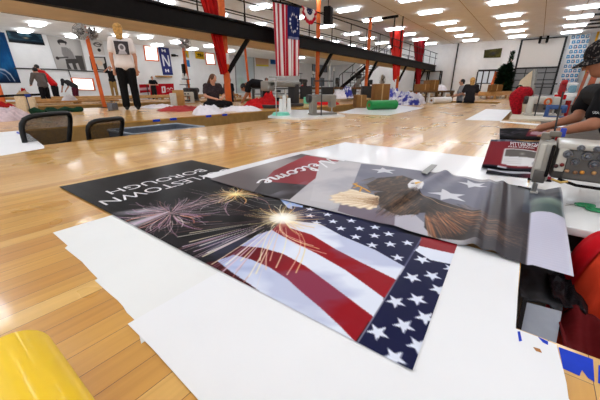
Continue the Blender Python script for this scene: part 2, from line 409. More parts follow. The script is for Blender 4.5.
# ================================================================== THE SETTING
W_END, W_LEFT, W_RIGHT, Z_CEIL, Z_LOW, Y_BULK, Z_SUB = 34.5, 21.5, -2.8, 4.5, 3.15, 17.0, -.78
FLOOR = wood_floor_mat('maple strip floor', (198, 140, 58), (214, 160, 74), (228, 184, 106), rough=.28, coat=.42)
PLY = M('plywood edge', (168, 128, 74), .6, var=.15, scale=8)
SUB = M('lower concrete floor', (92, 82, 72), .6, var=.2, scale=4)
WALLM = M('white painted wall', (242, 242, 242), .7, var=.03, scale=3)
CEILM = M('tan ceiling board', (242, 243, 246), .8, var=.04, scale=2)
LOWC = M('white ceiling board', (247, 246, 244), .8, var=.04, scale=2)
BULKM = M('tan bulkhead', (250, 228, 190), .7, var=.06, scale=2)
BLACK = M('black steel', (24, 21, 20), .55, var=.15, scale=12, spec=.08)
DARKM = M('dark grey metal', (58, 56, 56), .4, .3)
ORANGE = M('orange column wrap', (214, 98, 36), .5, var=.12, scale=5)
WHITE = M('white plastic', (236, 234, 230), .45, var=.03)
GREYP = M('grey plastic', (120, 122, 128), .45)
STEEL = M('brushed steel', (176, 174, 170), .3, .8)
GREYPAINT = M('machine grey enamel', (128, 122, 112), .35, coat=.4, var=.07, scale=14)
LIGHTENAMEL = M('machine pale enamel', (196, 190, 178), .35, coat=.4, var=.05, scale=14)
WOODB = M('bench pine', (186, 140, 86), .55, var=.2, scale=6)
CARD = M('brown cardboard', (128, 88, 48), .8, var=.1, scale=10)
PAPER = M('white paper sheet', (240, 240, 241), .55, var=.025, scale=3, bump=.12, bscale=4)
PAPERS = M('glossy white sheet', (240, 240, 242), .28, var=.02, scale=3, bump=.10, bscale=3, coat=.3)
BLACKC = M('black cloth', (27, 25, 27), .85, var=.2, scale=25, bump=.3, bscale=30)
REDC = M('red cloth', (190, 24, 28), .8, var=.2, scale=14, bump=.3, bscale=25)
WHITEC = M('white cloth', (228, 222, 226), .85, var=.08, scale=14, bump=.3, bscale=25)
BLUEC = M('blue cloth', (52, 60, 150), .85, var=.2, scale=14, bump=.3, bscale=25)

fl = MB()
for x0, x1, y0, y1 in ((-2, .64, W_RIGHT, 3.3), (.64, 2.40, -.06, 3.3), (2.40, 5.75, -.12, 3.3), (5.75, 12.0, .45, 3.3), (12.0, 13.7, .45, 1.0), (13.7, W_END, .45, 3.3),
                       (-2, 9.2, 4.75, 9.0), (9.2, W_END, 3.3, 9.0), (-2, W_END, 11.2, 14.5)):
    fl.box((x0, y0, -.02), (x1, y1, 0), 0)
    fl.box((x0 + .004, y0 + .004, -.27), (x1 - .004, y1 - .004, -.0201), 1)
fl.box((-2, 14.5, -.34), (W_END, W_LEFT, -.30), 2); fl.box((-2, 14.504, -.6), (W_END, W_LEFT, -.3401), 1)
structure(fl.build('floor', [FLOOR, PLY, M('pale far floor', (196, 186, 174), .5, var=.1, scale=3)]))
b = MB(); b.box((-2, W_RIGHT, Z_SUB - .1), (W_END, W_LEFT, Z_SUB)); structure(b.build('floor', SUB))
b = MB(); b.box((-2, W_RIGHT, Z_CEIL), (W_END, Y_BULK, Z_CEIL + .1)); structure(b.build('ceiling', CEILM))
b = MB(); b.box((-2, Y_BULK, Z_LOW), (W_END, W_LEFT, Z_LOW + .1)); structure(b.build('ceiling', LOWC))
b = MB(); b.box((-2, Y_BULK - .12, Z_LOW), (W_END, Y_BULK, Z_CEIL)); structure(b.build('trim_1', LOWC))
b = MB(); b.box((-2, W_LEFT, Z_SUB), (W_END, W_LEFT + .2, Z_CEIL)); structure(b.build('wall_left', WALLM))
b = MB(); b.box((W_END, W_RIGHT, Z_SUB), (W_END + .2, W_LEFT, Z_CEIL)); structure(b.build('wall_end', WALLM))
b = MB(); b.box((-2, W_RIGHT - .2, Z_SUB), (W_END, W_RIGHT, Z_CEIL)); structure(b.build('wall_right', WALLM))
# faint board joints across the ceiling
b = MB()
for y in (-1.05, .6, 4.0, 7.4, 10.8): b.box((-2, y - .012, Z_CEIL - .006), (W_END, y + .012, Z_CEIL))
structure(b.build('trim_2', M('ceiling joint', (150, 124, 100), .8)))

# ------------------------------------------------------------------ ceiling lights
LAMP = M('lamp diffuser', (255, 250, 240), .5, emit=((240, 247, 255), 14.5))
ORD = ['nearest to', 'second from', 'third from', 'fourth from', 'fifth from', 'sixth from', 'seventh from', 'eighth from', 'ninth from', 'tenth from', 'eleventh from', 'twelfth from', 'thirteenth from']
CO = ['first', 'second', 'third', 'fourth', 'fifth', 'sixth']
LAMP2 = M('low lamp diffuser', (255, 250, 240), .5, emit=((240, 247, 255), 7.))
def ceiling_light(x, y, z, w, l, label, group):
    t = thing('ceiling_light', label, 'ceiling light', (x, y, z), 0, group)
    a = LB(t); a.box((-w * .3, -l * .45, -.05), (w * .3, l * .45, 0)); a.build('mounting_pan', WHITE)
    a = LB(t); a.rbox((-w / 2, -l / 2, -.12), (w / 2, l / 2, -.05), .02); a.build('diffuser', LAMP if z > 4 else LAMP2)
    return t
lights0 = None
rows = [32.5, 29.4, 26.2, 23.4, 19.7, 16.5, 13.3, 10.0, 6.8, 3.5, .3]
cols = [-1.05, 2.3, 5.7, 9.1, 12.5, 15.9]
for j, y in enumerate(cols):
    for i, x in enumerate(rows):
        lb = f'fluorescent ceiling light {ORD[i]} the end wall, {CO[j]} line from the right wall'
        if lights0 is None: lights0 = ceiling_light(x, y, Z_CEIL, .30, 1.15, lb, 'fluorescent ceiling lights')
        else: dup(lights0, (x, y, Z_CEIL), 0, lb)
low0 = None
for i, (u, v) in enumerate(((24.5, 29.5), (37, 22.5), (72, 34.5), (92, 29), (120, 34.5), (145, 36), (157, 44), (177, 41), (192, 48), (210, 45), (229, 50), (263, 46), (300, 57))):
    p = G(u, v, Z_LOW)
    if p.y > W_LEFT - .6: p.y = W_LEFT - .7
    lb = f'low ceiling panel light beyond the bulkhead, {CO[i] if i < 6 else ORD[i].split()[0]} counted from the left edge'
    if low0 is None: low0 = ceiling_light(p.x, p.y, Z_LOW, .42, .8, lb, 'low bay panel lights')
    else: dup(low0, (p.x, p.y, Z_LOW), 0, lb)

# ------------------------------------------------------------------ orange columns and the walkway
def wy(x): return 8.8
ang = 0.
colx = [7.75, 13.6, 19.3, 25.0, 30.2]
names = ['orange column beside the tall red drape and the steel brace', 'orange column with a black loudspeaker hung beside its top', 'orange column in front of the steel staircase',
         'orange column beside the bright red hanging banner', 'orange column beside the dark red hanging banner', 'orange column nearest the end wall']
for i, x in enumerate(colx):
    y = wy(x) + .27
    t = thing('column', names[i], 'column', (x, y, Z_SUB), 0, 'orange columns along the walkway')
    a = LB(t); a.cone((0, 0, 0), (0, 0, Z_CEIL - Z_SUB), .115 if i == 0 else .10, n=20); a.build('shaft', ORANGE)
    a = LB(t); a.box((-.17, -.17, 0), (.17, .17, .02)); a.build('base_plate', BLACK)
    a = LB(t); a.box((-.14, -.14, Z_CEIL - Z_SUB - .03), (.14, .14, Z_CEIL - Z_SUB)); a.build('top_plate', BLACK)
    if i == 0:
        a = LB(t); a.rbox((-.06, -.135, 2.05), (.06, -.105, 2.4), .01); a.build('notice_card', WHITE)
Z0, Z1 = 2.13, 2.62           # beam underside, deck level
wk = thing('walkway', 'long black steel mezzanine walkway with pipe railings across the hall', 'walkway', (0, 8.8, 0), ang)
LWK = 34.4
a = LB(wk); a.box((-4, -.04, Z0), (LWK, .0, Z1)); a.box((-4, -.14, Z0), (LWK, .08, Z0 + .03)); a.box((-4, -.14, Z1 - .03), (LWK, .08, Z1)); a.build('beam', BLACK)
a = LB(wk); a.box((-4, 2.0, Z0 + .06), (LWK, 2.06, Z1)); a.build('beam', BLACK)
a = LB(wk); a.box((-4, .08, Z0 + .06), (LWK, 2.0, Z0 + .12)); a.build('plywood_soffit', BULKM)
a = LB(wk); a.box((-4, -.1, Z1), (LWK, 2.1, Z1 + .04)); a.build('deck', M('steel deck', (48, 44, 42), .6))
for yy, zz, r in ((-.05, Z1 + 1.09, .028), (-.05, Z1 + .65, .022), (2.0, Z1 + .86, .024), (2.0, Z1 + .76, .018)):
    a = LB(wk); a.cone((-4, yy, zz), (LWK, yy, zz), r, n=8); a.build('rail', BLACK)
for yy, hh in ((-.05, 1.09), (2.0, .86)):
    x = -3.2
    while x < LWK:
        a = LB(wk); a.cone((x, yy, Z1), (x, yy, Z1 + hh), .024, n=8); a.build('railing_post', BLACK); x += 1.95
for i, x in enumerate(colx):
    s = x / math.cos(ang)
    a = LB(wk); a.cone((s + .02, .2, 1.02), (s + .95, .03, Z0 + .06), .085, n=8); a.build('brace', BLACK)
t = thing('support_cable', 'thin dark pipe running above the walkway railing', 'pipe')
MB().cone(G(272, 0, 4.475), G(374, 25, 4.475), .025, n=8).build('pipe', DARKM, t)
# hanger frame high on the right of the walkway
t = thing('hoist_frame', 'black hanger arm and twin drop rods near the ceiling', 'hoist frame')
MB().cone(G(382, 18.5, 4.3), G(398, 16.0, 4.3), .07, n=8).build('arm', BLACK, t)
pa = G(398, 16, 4.3)
for dx in (-.12, .22): MB().cone((pa.x + dx, pa.y - dx, 4.3), (pa.x + dx, pa.y - dx, Z1), .035, n=8).build('drop_rod', BLACK, t)
# speaker
c = AY(328, 15.5, wy(15.6) - .45)
t = thing('loudspeaker', 'black loudspeaker hanging beside orange column above the railing', 'loudspeaker', c, .25)
a = LB(t); a.rbox((-.2, -.16, -.34), (.2, .16, .34), .03); a.build('cabinet', BLACK)
a = LB(t); a.rbox((-.17, -.175, -.31), (.17, -.158, .31), .01); a.build('grille', M('speaker mesh', (44, 43, 44), .7, scale=90, bump=.5))
a = LB(t); a.cone((0, 0, .34), (0, 0, Z_CEIL - c.z), .02, n=8); a.build('bracket', BLACK)

# ------------------------------------------------------------------ flags and drapes on the walkway
FABRIC = print_mat('printed flag cloth', .85, spec=.03)
R3, W3, N3 = np.array((176, 36, 52.)), np.array((232, 226, 226.)), np.array((36, 44, 92.))
def wv(ax, amp, f, ph=0):
    ax = np.array(ax)
    return lambda S, T: (np.sin(S * f + ph + T * .7) * amp * (.35 + .65 * T) + np.sin(S * f * 2.3 + 1) * amp * .3)[..., None] * ax
yf = 8.3
A0, B0, C0, D0 = AY(272.5, 2, yf), AY(299.5, 8, yf), AY(299, 76, yf), AY(275.5, 76, yf)
def flag_paint(S, T):
    p = Paint(S, T, W3)
    for i in range(13):
        if i % 2 == 0: p.fill((S >= i / 13) & (S <= (i + 1) / 13), R3)
    # upper right canton
    p.fill((S > .52) & (T < .455), N3)
    for i in range(13):
        a = 2 * PI * i / 13; p.star(.76 + .155 * math.sin(a), .225 + .13 * math.cos(a) * .95, .030, 0, (240, 238, 240))
    p.fill((T > .42) & (T < .45) & (S > .56) & (S < .96), (200, 200, 215), .5)
    return p.c
t = thing('flag', 'hanging red and white striped flag with a ring of stars on blue', 'flag', (A0.x, A0.y, A0.z))
painted('cloth', 90, 130, quad_pos(A0, B0, C0, D0, wv((.1, -1, 0), .045, 22)), flag_paint, FABRIC, t, solid=.004)
MB().cone(A0 + Vector((-.1, 0, .02)), B0 + Vector((.1, 0, .02)), .02, n=8).build('hanging_pole', BLACK, t)
# bunting
yb = wy(14.5) - .09
bc = AY(309.5, 12, yb); br = .55
def bunt_pos(S, T):
    a = PI + S * PI; r = T * br * (1 + .03 * np.cos(S * 40)); 
    return bc.x + np.cos(a) * r * 1.0, bc.y + np.cos(S * 50) * .03 * T + T * 0, bc.z + .15 + np.sin(a) * r * 1.15
def bunt_paint(S, T):
    p = Paint(S, T, (232, 226, 226)); p.fill(T < .42, (34, 36, 76)); p.fill(T > .74, (196, 36, 54))
    for i in range(5): p.star(.1 + .2 * i, .27, .05, 0, (235, 235, 240))
    return p.c
tag(painted('bunting', 80, 20, bunt_pos, bunt_paint, FABRIC, solid=.004), 'red white and blue half-round bunting on the walkway railing', 'bunting')
# tall red drape
CRIM = print_mat('red drape cloth', .7)
def drape(name, label, pts_top, pts_bot, y, col1, col2, cat='drape', tail=None):
    a0, b0 = AY(*pts_top[0], y), AY(*pts_top[1], y); c0, d0 = AY(*pts_bot[1], y), AY(*pts_bot[0], y)
    def pt(S, T):
        p = Paint(S, T, col1); k = fbm(S * 9, T * 5, 3); p.fill(np.clip((k - .45) * 5, 0, 1), col2); return p.c
    return tag(painted(name, 40, 60, quad_pos(a0, b0, c0, d0, wv((.1, -1, 0), .10, 17)), pt, CRIM, solid=.01), label, cat)
drape('red_drape', 'tall gathered red drape tapering down the first orange column', ((198, -6), (217, -4)), ((222, 75), (226, 72)), wy(7.7) + .14, (196, 26, 22), (150, 14, 16))
drape('red_banner', 'bright red hanging banner on the walkway with a narrow tail', ((389, 32), (405, 29)), ((393, 82), (399, 74)), wy(22.6) + .14, (214, 48, 40), (190, 30, 28))
drape('red_banner', 'dark red hanging banner farther along the walkway', ((413, 42), (426, 40)), ((416, 84), (419, 86)), wy(26.6) + .14, (150, 20, 30), (118, 14, 24))

# ------------------------------------------------------------------ left wall
YL = W_LEFT - .005
def WL(u, v): return AY(u, v, YL)
def framed(name, label, cat, q, mats, frame=.06, group=None, deep=.05):
    a0, b0, c0, d0 = [WL(*p) for p in q]
    t = thing(name, label, cat, (a0.x, YL, min(a0.z, d0.z)), 0, group)
    ctr = (a0 + b0 + c0 + d0) / 4
    inn = [p + (ctr - p).normalized() * frame * 1.5 for p in (a0, b0, c0, d0)]
    f = MB(); o = (a0, b0, c0, d0)
    for i in range(4): f.slab([o[i], o[(i + 1) % 4], inn[(i + 1) % 4], inn[i]], (0, -deep, 0))
    fo = f.build('frame', mats[0], t)
    MB().slab(inn, (0, -.015, 0)).build('pane', mats[1], fo)
    return t, inn
ORF = M('orange window frame', (226, 106, 50), .5)
PANE = M('bright window pane', (240, 240, 238), .15, emit=((255, 252, 246), 1.1))
framed('window_1', 'orange framed window low on the left wall behind bending figures', 'window', [(70, 77.5), (93, 78.5), (95.5, 90.5), (74, 90)], (ORF, PANE))
framed('window_2', 'orange framed window between the standing woman and the N banner', 'window', [(143, 45), (157, 46.5), (159, 61.5), (145, 60.5)], (ORF, PANE))
framed('window_3', 'small orange framed window beside the yellow poster', 'window', [(204.5, 52.5), (214, 53.5), (215.5, 65), (206, 64.5)], (ORF, PANE))
DF = M('dark window frame', (50, 48, 50), .5); DG = M('dim window glass', (92, 98, 106), .12, emit=((120, 130, 140), .12))
framed('window_4', 'dark framed tall window behind the second orange column', 'window', [(312, 56), (326.5, 58), (327, 72.5), (312, 71.5)], (DF, DG), .08)
framed('window_5', 'dark framed lower window behind the second orange column', 'window', [(311, 77.5), (324, 78), (324, 86), (311, 86)], (DF, DG), .08)

POSTER = print_mat('glossy poster print', .45)
def wall_print(name, label, cat, q, painter, nx=60, ny=60, group=None, dy=0.012, wave=None):
    a0, b0, c0, d0 = [WL(*p) - Vector((0, dy, 0)) for p in q]
    return tag(painted(name, nx, ny, quad_pos(a0, b0, c0, d0, wave), painter, POSTER, solid=.012), label, cat, group)
def p_blue(S, T):
    p = Paint(S, T, (22, 84, 142)); p.fill(np.clip((.5 - T) * 1.6, 0, .7), (12, 40, 78)); p.fill(np.clip(T * 2.2 - 1.35, 0, 1), (16, 22, 40))
    p.fill(np.clip(fbm(S * 4, T * 6, 5) * 1.6 - .7, 0, .5), (40, 130, 190)); p.path([(.3, .72), (.5, .74), (.68, .82), (.78, .95)], .02, (190, 200, 215)); p.path([(.3, .78), (.5, .84), (.6, .95)], .012, (150, 165, 190)); return p.c
wall_print('wall_banner', 'big dark blue printed banner at the far left of the wall', 'banner', [(-14, 31), (4, 32.5), (21, 83), (-6, 83)], p_blue)
def p_land(S, T):
    p = Paint(S, T, (24, 42, 56)); k = fbm(S * 5, T * 4, 8); p.fill(np.clip(k * 2 - .75, 0, .9) * (T < .7), (84, 136, 156)); p.fill(T > .78, (22, 24, 28)); p.glow(.5, .5, .16, (206, 178, 130)); p.fill((T < .06) | (S < .02) | (S > .98), (26, 28, 30)); return p.c
wall_print('landscape_poster', 'wide dark teal landscape poster high on the left wall', 'poster', [(5.5, 30.5), (41, 34), (45, 45.5), (9, 42)], p_land)
def p_bw(S, T):
    p = Paint(S, T, (192, 188, 184)); p.fill(np.clip((T - .35) * 1.2, 0, .6), (170, 166, 162)); p.fill(np.clip(S * 2 - 1.5, 0, .7), (120, 118, 116))
    D_, L_ = (46, 44, 44), (206, 202, 198)
    p.fill(inside(S, T, [(.70, .52), (.95, .50), (.95, .98), (.78, .98)]), (78, 74, 72))
    p.fill(np.hypot((S - .40), (T - .16) / .75) < .13, (58, 55, 54)); p.fill(np.hypot((S - .41), (T - .205) / .8) < .085, (190, 184, 180))
    p.poly([(.27, .12), (.54, .10), (.56, .16), (.27, .18)], D_); p.poly([(.33, .30), (.50, .28), (.66, .42), (.70, .62), (.42, .66), (.30, .52)], (150, 146, 144))
    for q in range(9): p.seg((.36 + .03 * q, .31), (.34 + .04 * q, .62), .006, .006, (96, 92, 90))
    p.poly([(.36, .66), (.74, .62), (.80, .74), (.66, .78), (.68, .98), (.56, .98), (.54, .78), (.42, .80), (.48, .98), (.34, .98)], (72, 68, 66))
    p.seg((.10, .66), (.46, .60), .028, .02, (70, 66, 64)); p.fill(np.hypot((S - .12), (T - .66)) < .05, (62, 58, 57))
    return p.c
wall_print('photo_poster', 'large black and white poster of a seated figure on the left wall', 'poster', [(46, 35), (80, 40.5), (87, 71), (57, 69)], p_bw, 80, 80)
def p_emb(S, T):
    p = Paint(S, T, (222, 218, 214)); p.fill(np.hypot((S - .6), (T - .3) / .6) < .28, (110, 108, 106)); p.fill(np.hypot((S - .6), (T - .3) / .6) < .2, (214, 210, 206))
    p.path([(.3, .3), (.5, .25), (.7, .3), (.9, .25)], .04, (100, 98, 96)); p.fill(np.hypot(S - .65, T - .68) < .12, (60, 58, 58)); return p.c
wall_print('emblem_poster', 'white poster with a grey round emblem behind the left fan', 'poster', [(88, 39), (102, 41), (105, 55), (90, 54)], p_emb)
def p_frm(S, T):
    p = Paint(S, T, (44, 42, 42)); p.poly([(.08, .08), (.9, .06), (.92, .92), (.1, .92)], (214, 206, 196)); p.poly([(.05, .55), (.35, .5), (.4, 1), (.05, 1)], (40, 38, 38)); p.poly([(.75, .5), (1, .4), (1, 1), (.8, 1)], (50, 46, 44)); p.fill(np.hypot(S - .55, T - .45) < .2, (226, 200, 176)); return p.c
wall_print('framed_picture', 'black framed picture below the emblem poster', 'picture', [(89, 56.5), (105, 57), (108, 71), (92, 70)], p_frm)
def p_n(S, T):
    p = Paint(S, T, (50, 56, 118)); w = (232, 232, 240)
    for x in (.2, .74): p.fill((S > x - .01) & (S < x + .13) & (T > .27) & (T < .68), w)
    p.poly([(.2, .27), (.36, .27), (.86, .68), (.70, .68)], w)
    for y in (.12, .84):
        for x in (.34, .60): p.fill((abs(S - x) < .055) & (abs(T - y) < .055), w)
        p.fill((abs(S - .47) < .12) & (abs(T - y) < .018), w)
    p.fill((abs(S - .24) < .02) & (abs(T - .27) < .018), w); return p.c
wall_print('pennant_banner', 'navy blue vertical banner with a white letter N', 'banner', [(157.5, 46.5), (168.5, 48), (173, 75), (163, 75)], p_n, 60, 90)
def p_yel(S, T):
    p = Paint(S, T, (222, 178, 34)); p.path([(.2, .38), (.35, .55), (.42, .35), (.55, .6), (.62, .36), (.75, .58), (.88, .4)], .06, (50, 44, 24)); p.seg((.2, .72), (.85, .7), .04, .04, (70, 60, 30)); return p.c
wall_print('yellow_poster', 'small yellow poster with dark lettering on the left wall', 'poster', [(194.5, 50.5), (203.5, 51.5), (204.5, 59.5), (195.5, 58.5)], p_yel, 40, 40)
def p_col(S, T):
    p = Paint(S, T, (226, 182, 40)); p.fill(T > .5, (52, 112, 170)); p.fill(abs(T - .5) < .07, (232, 230, 225)); p.glow(.6, .3, .3, (60, 120, 180)); return p.c
wall_print('striped_banner', 'yellow and blue banner behind the second fan pole', 'banner', [(182.5, 50), (188, 51), (190, 67), (183.5, 66)], p_col, 30, 40)
def p_board(S, T):
    p = Paint(S, T, (206, 218, 222)); p.glow(.3, .75, .3, (150, 205, 170), .8); p.fill((S < .03) | (S > .97), (110, 112, 110)); p.fill(np.clip(fbm(S * 4, T * 5, 2) - .35, 0, .4), (228, 236, 240)); return p.c
wall_print('white_board', 'pale bluish sheeting panel left of the thin orange pole', 'panel', [(234, 54), (254, 56), (255, 93), (236, 93)], p_board, 30, 40)
wall_print('tan_poster', 'tan poster with red top and yellow bottom edge', 'poster', [(255, 56), (268.5, 57.5), (268.5, 66.5), (256, 66)], lambda S, T: (lambda p: (p.fill(T < .15, (170, 60, 46)), p.fill(T > .84, (222, 206, 60)), p.c)[-1])(Paint(S, T, (206, 168, 138))), 20, 20)
wall_print('blue_poster', 'small deep blue poster beside the striped flag', 'poster', [(270, 57.5), (277, 58.5), (277, 64.5), (270.5, 64)], lambda S, T: Paint(S, T, (34, 88, 146)).c, 10, 10)
def p_food(S, T):
    p = Paint(S, T, (48, 42, 24)); k = fbm(S * 10, T * 3, 4); p.fill(np.clip(k * 5 - 2.2, 0, 1), (206, 186, 60)); p.fill((abs(S - .5) < .03) | (T < .1) | (T > .9), (34, 30, 24)); return p.c
t = thing('conduit', 'thin dark conduit running along the left wall', 'conduit')
MB().tube([WL(14, 68.3) - Vector((0, .04, 0)), WL(60, 69.6) - Vector((0, .04, 0)), WL(112, 72.5) - Vector((0, .04, 0))], .03).build('pipe', DARKM, t)
MB().tube([WL(68, 70) - Vector((0, .05, 0)), WL(70.5, 77) - Vector((0, .05, 0))], .022).build('drop_pipe', DARKM, t)
t = thing('wall_shelf', 'narrow wooden shelf under the N banner', 'shelf')
MB().slab([WL(155, 75.5), WL(170, 76.2), WL(170, 77.6), WL(155, 77)], (0, -.3, 0)).build('board', WOODB, t)
t = thing('wall_camera', 'small black camera on the wall beside the N banner', 'camera')
p0 = WL(172.5, 55.5); MB().rbox(p0 - Vector((.12, .25, .08)), p0 + Vector((.12, 0, .08)), .03).build('housing', BLACK, t)
MB().cone(p0 + Vector((.1, -.15, 0)), p0 + Vector((.25, -.3, -.02)), .05, n=10).build('lens_hood', DARKM, t)

# fan poles
def fan(t, c, r, axis):
    c = Vector(c); ax = Vector(axis).normalized(); a = ax.orthogonal().normalized(); b2 = ax.cross(a)
    m = MB()
    for rr, o in ((r, 0), (r * .6, .08), (r * .6, -.08)): m.torus(c + ax * o, rr, .007, ax)
    for i in range(10):
        q = a * math.cos(i * PI / 5) + b2 * math.sin(i * PI / 5)
        m.tube([c + ax * .09, c + q * r * .6 + ax * .08, c + q * r * .93 + ax * .06, c + q * r, c + q * r * .93 - ax * .06, c + q * r * .6 - ax * .08], .005, 5)
    m.build('fan_cage', STEEL, t)
    m = MB()
    for i in range(4):
        q = a * math.cos(i * PI / 2) + b2 * math.sin(i * PI / 2); w = b2 * math.cos(i * PI / 2) - a * math.sin(i * PI / 2)
        m.slab([c + q * .06 - w * .05 - ax * .02, c + q * r * .85 - w * .11 - ax * .04, c + q * r * .85 + w * .09 + ax * .04, c + q * .06 + w * .05 + ax * .02], ax * .006)
    m.build('fan_blades', M('fan blade', (150, 146, 140), .4, .5), t)
    MB().cone(c - ax * .16, c + ax * .03, .07, n=14).build('motor', DARKM, t)
p0 = G(105, 107.5); top = AY(84, 26, p0.y)
t = thing('fan_pole', 'leaning orange pole with twin round fans left of the standing woman', 'fan', p0)
MB().tube([p0, p0.lerp(top, .5), Vector((top.x, top.y, top.z))], .045, 12).build('pole', ORANGE, t)
MB().box(p0 - Vector((.12, .12, 0)), p0 + Vector((.12, .12, .015))).build('base_plate', BLACK, t)
fc = AY(81, 31.5, p0.y - .1); fan(t, fc, .17, (-.5, -.8, .05)); fc = AY(92, 33.5, p0.y + .1); fan(t, fc, .15, (.3, -.8, -.3))
MB().cone(AY(81, 31.5, p0.y), AY(92, 33.5, p0.y), .025, n=8).build('cross_arm', DARKM, t)
yq = 13.0
p0 = AY(190, 96, yq); p0.z = 0; top = AY(181.5, 36, yq)
t = thing('fan_pole', 'orange pole with a round fan right of the N banner', 'fan', p0)
MB().tube([p0, top], .06, 12).build('pole', ORANGE, t)
fc = AY(184.5, 43.5, yq - .15); fan(t, fc, .28, (-.3, -.9, 0)); MB().cone(fc + Vector((0, .15, 0)), AY(183, 43.5, yq), .03, n=8).build('cross_arm', DARKM, t)
MB().rbox(AY(182.5, 64, yq - .1), AY(185, 76, yq - .3), .02).build('control_box', BLACK, t)
p0 = AY(250, 98, yq); p0.z = 0; top = AY(244, 39, yq)
t = thing('fan_pole', 'thin orange pole carrying two round ceiling-level fans behind the brace', 'fan', p0)
MB().tube([p0, top], .06, 12).build('pole', ORANGE, t)
for u, v in ((236.5, 40.5), (250.5, 40)): fan(t, AY(u, v, yq - .05), .32, (0, -.35, -.9))
MB().cone(AY(236, 40, yq), AY(251, 39.5, yq), .03, n=8).build('cross_arm', DARKM, t)

# ------------------------------------------------------------------ end wall
XE = W_END - .03
def WE(u, v): return AX(u, v, XE)
def end_print(name, label, cat, q, painter, nx=50, ny=50, dx=.02):
    q = [WE(*p) - Vector((dx, 0, 0)) for p in q]
    return tag(painted(name, nx, ny, quad_pos(*q), painter, POSTER, solid=.012), label, cat)
def p_dark(S, T):
    p = Paint(S, T, (66, 62, 30)); p.fill(np.clip(fbm(S * 5, T * 4, 9) * 3 - 1.2, 0, .8), (104, 100, 44)); p.glow(.55, .5, .4, (52, 56, 96), .8); return p.c
end_print('wall_picture', 'dark olive picture high on the white end wall', 'picture', [(484.5, 50), (502.5, 48), (500.5, 57.5), (483.5, 58)], p_dark)
end_print('wide_poster', 'wide dark poster with yellow patches under the walkway', 'poster', [(331, 59), (351.5, 60), (351.5, 64.5), (331, 64.5)], p_food, 60, 20)
# overhead door: white panel above, glazing below
dn = thing('door_1', 'wide overhead door with white panel above dark glazing', 'door'); dn['kind'] = 'structure'
dq = [WE(520, 41.5), WE(570, 38.5), WE(557.5, 66.5), WE(516, 67.5)]
ya, yb2 = WE(517, 67).y, WE(557.5, 66.5).y; zt, zm = WE(545, 39).z, WE(540, 67).z
zt = min(zt, Z_CEIL - .08)
m = MB(); m.box((XE - .06, yb2, zm), (XE, ya, zt)); m.build('upper_panel', M('door panel white', (232, 228, 222), .6, var=.02), dn)
FRM = M('door frame black', (36, 34, 34), .5)
m = MB(); m.box((XE - .16, yb2 - .14, 0), (XE, yb2, zt)); m.build('jamb', FRM, dn)
m = MB(); m.box((XE - .16, ya, 0), (XE, ya + .14, zt)); m.build('jamb', FRM, dn)
m = MB(); m.box((XE - .16, yb2, zm - .12), (XE, ya, zm)); m.build('header', FRM, dn)
m = MB(); m.box((XE - .16, yb2 - .14, zt), (XE, ya + .14, zt + .08)); m.build('track', FRM, dn)
m = MB(); m.box((XE - .03, yb2, 0), (XE, ya, zm - .12)); m.build('glazing', M('dim door glass', (112, 112, 112), .15, emit=((150, 150, 148), .12)), dn)
for z in (.55, 1.15, 1.7):
    m = MB(); m.box((XE - .08, yb2, z), (XE - .03, ya, z + .07)); m.build('glazing_bar', FRM, dn)
for k in (.25, .5, .75):
    y = yb2 + (ya - yb2) * k; m = MB(); m.box((XE - .08, y - .03, 0), (XE - .03, y + .03, zm - .12)); m.build('glazing_bar', FRM, dn)
for u in (540, 547):
    t = thing('door_spring', 'short black door hanger box %s above the overhead door' % ('left' if u == 540 else 'right'), 'door hardware', (0, 0, 0)); p0 = WE(u + 1, 37)
    MB().rbox((p0.x - .6, p0.y - .09, Z_CEIL - .5), (p0.x - .42, p0.y + .09, Z_CEIL), .02).build('box', BLACK, t); MB().cone((p0.x - .5, p0.y, Z_CEIL - .55), (p0.x - .5, p0.y, Z_CEIL - .48), .05, n=10).build('cap', DARKM, t)
# glass entry doors
ya, yb2 = WE(476.5, 80).y, WE(499.5, 80).y; zt = WE(488, 69.5).z
t = thing('door_2', 'dark framed glass entrance doors with orange stripe', 'door'); t['kind'] = 'structure'
GL = M('pale glass', (190, 196, 202), .12, emit=((210, 216, 224), .3))
MB().box((XE - .12, yb2, zt - .16), (XE, ya, zt)).build('header', FRM, t)
for k in range(5):
    y = ya + (yb2 - ya) * k / 4; MB().box((XE - .12, y - .05, 0), (XE, y + .05, zt - .16)).build('mullion', FRM, t)
MB().box((XE - .11, yb2, .9), (XE - .02, ya, .98)).build('mid_rail', FRM, t)
for k in range(4):
    y0 = ya + (yb2 - ya) * k / 4; y1 = ya + (yb2 - ya) * (k + 1) / 4
    MB().box((XE - .04, y1 + .05, .05), (XE - .02, y0 - .05, zt - .16)).build('pane', GL, t)
m = MB(); yo = ya + (yb2 - ya) * .8; m.slab([(XE - .14, yo + .35, .1), (XE - .14, yo + .1, .1), (XE - .14, yo - .15, zt - .2), (XE - .14, yo + .1, zt - .2)], (.03, 0, 0)); m.build('orange_stripe', ORANGE, t)
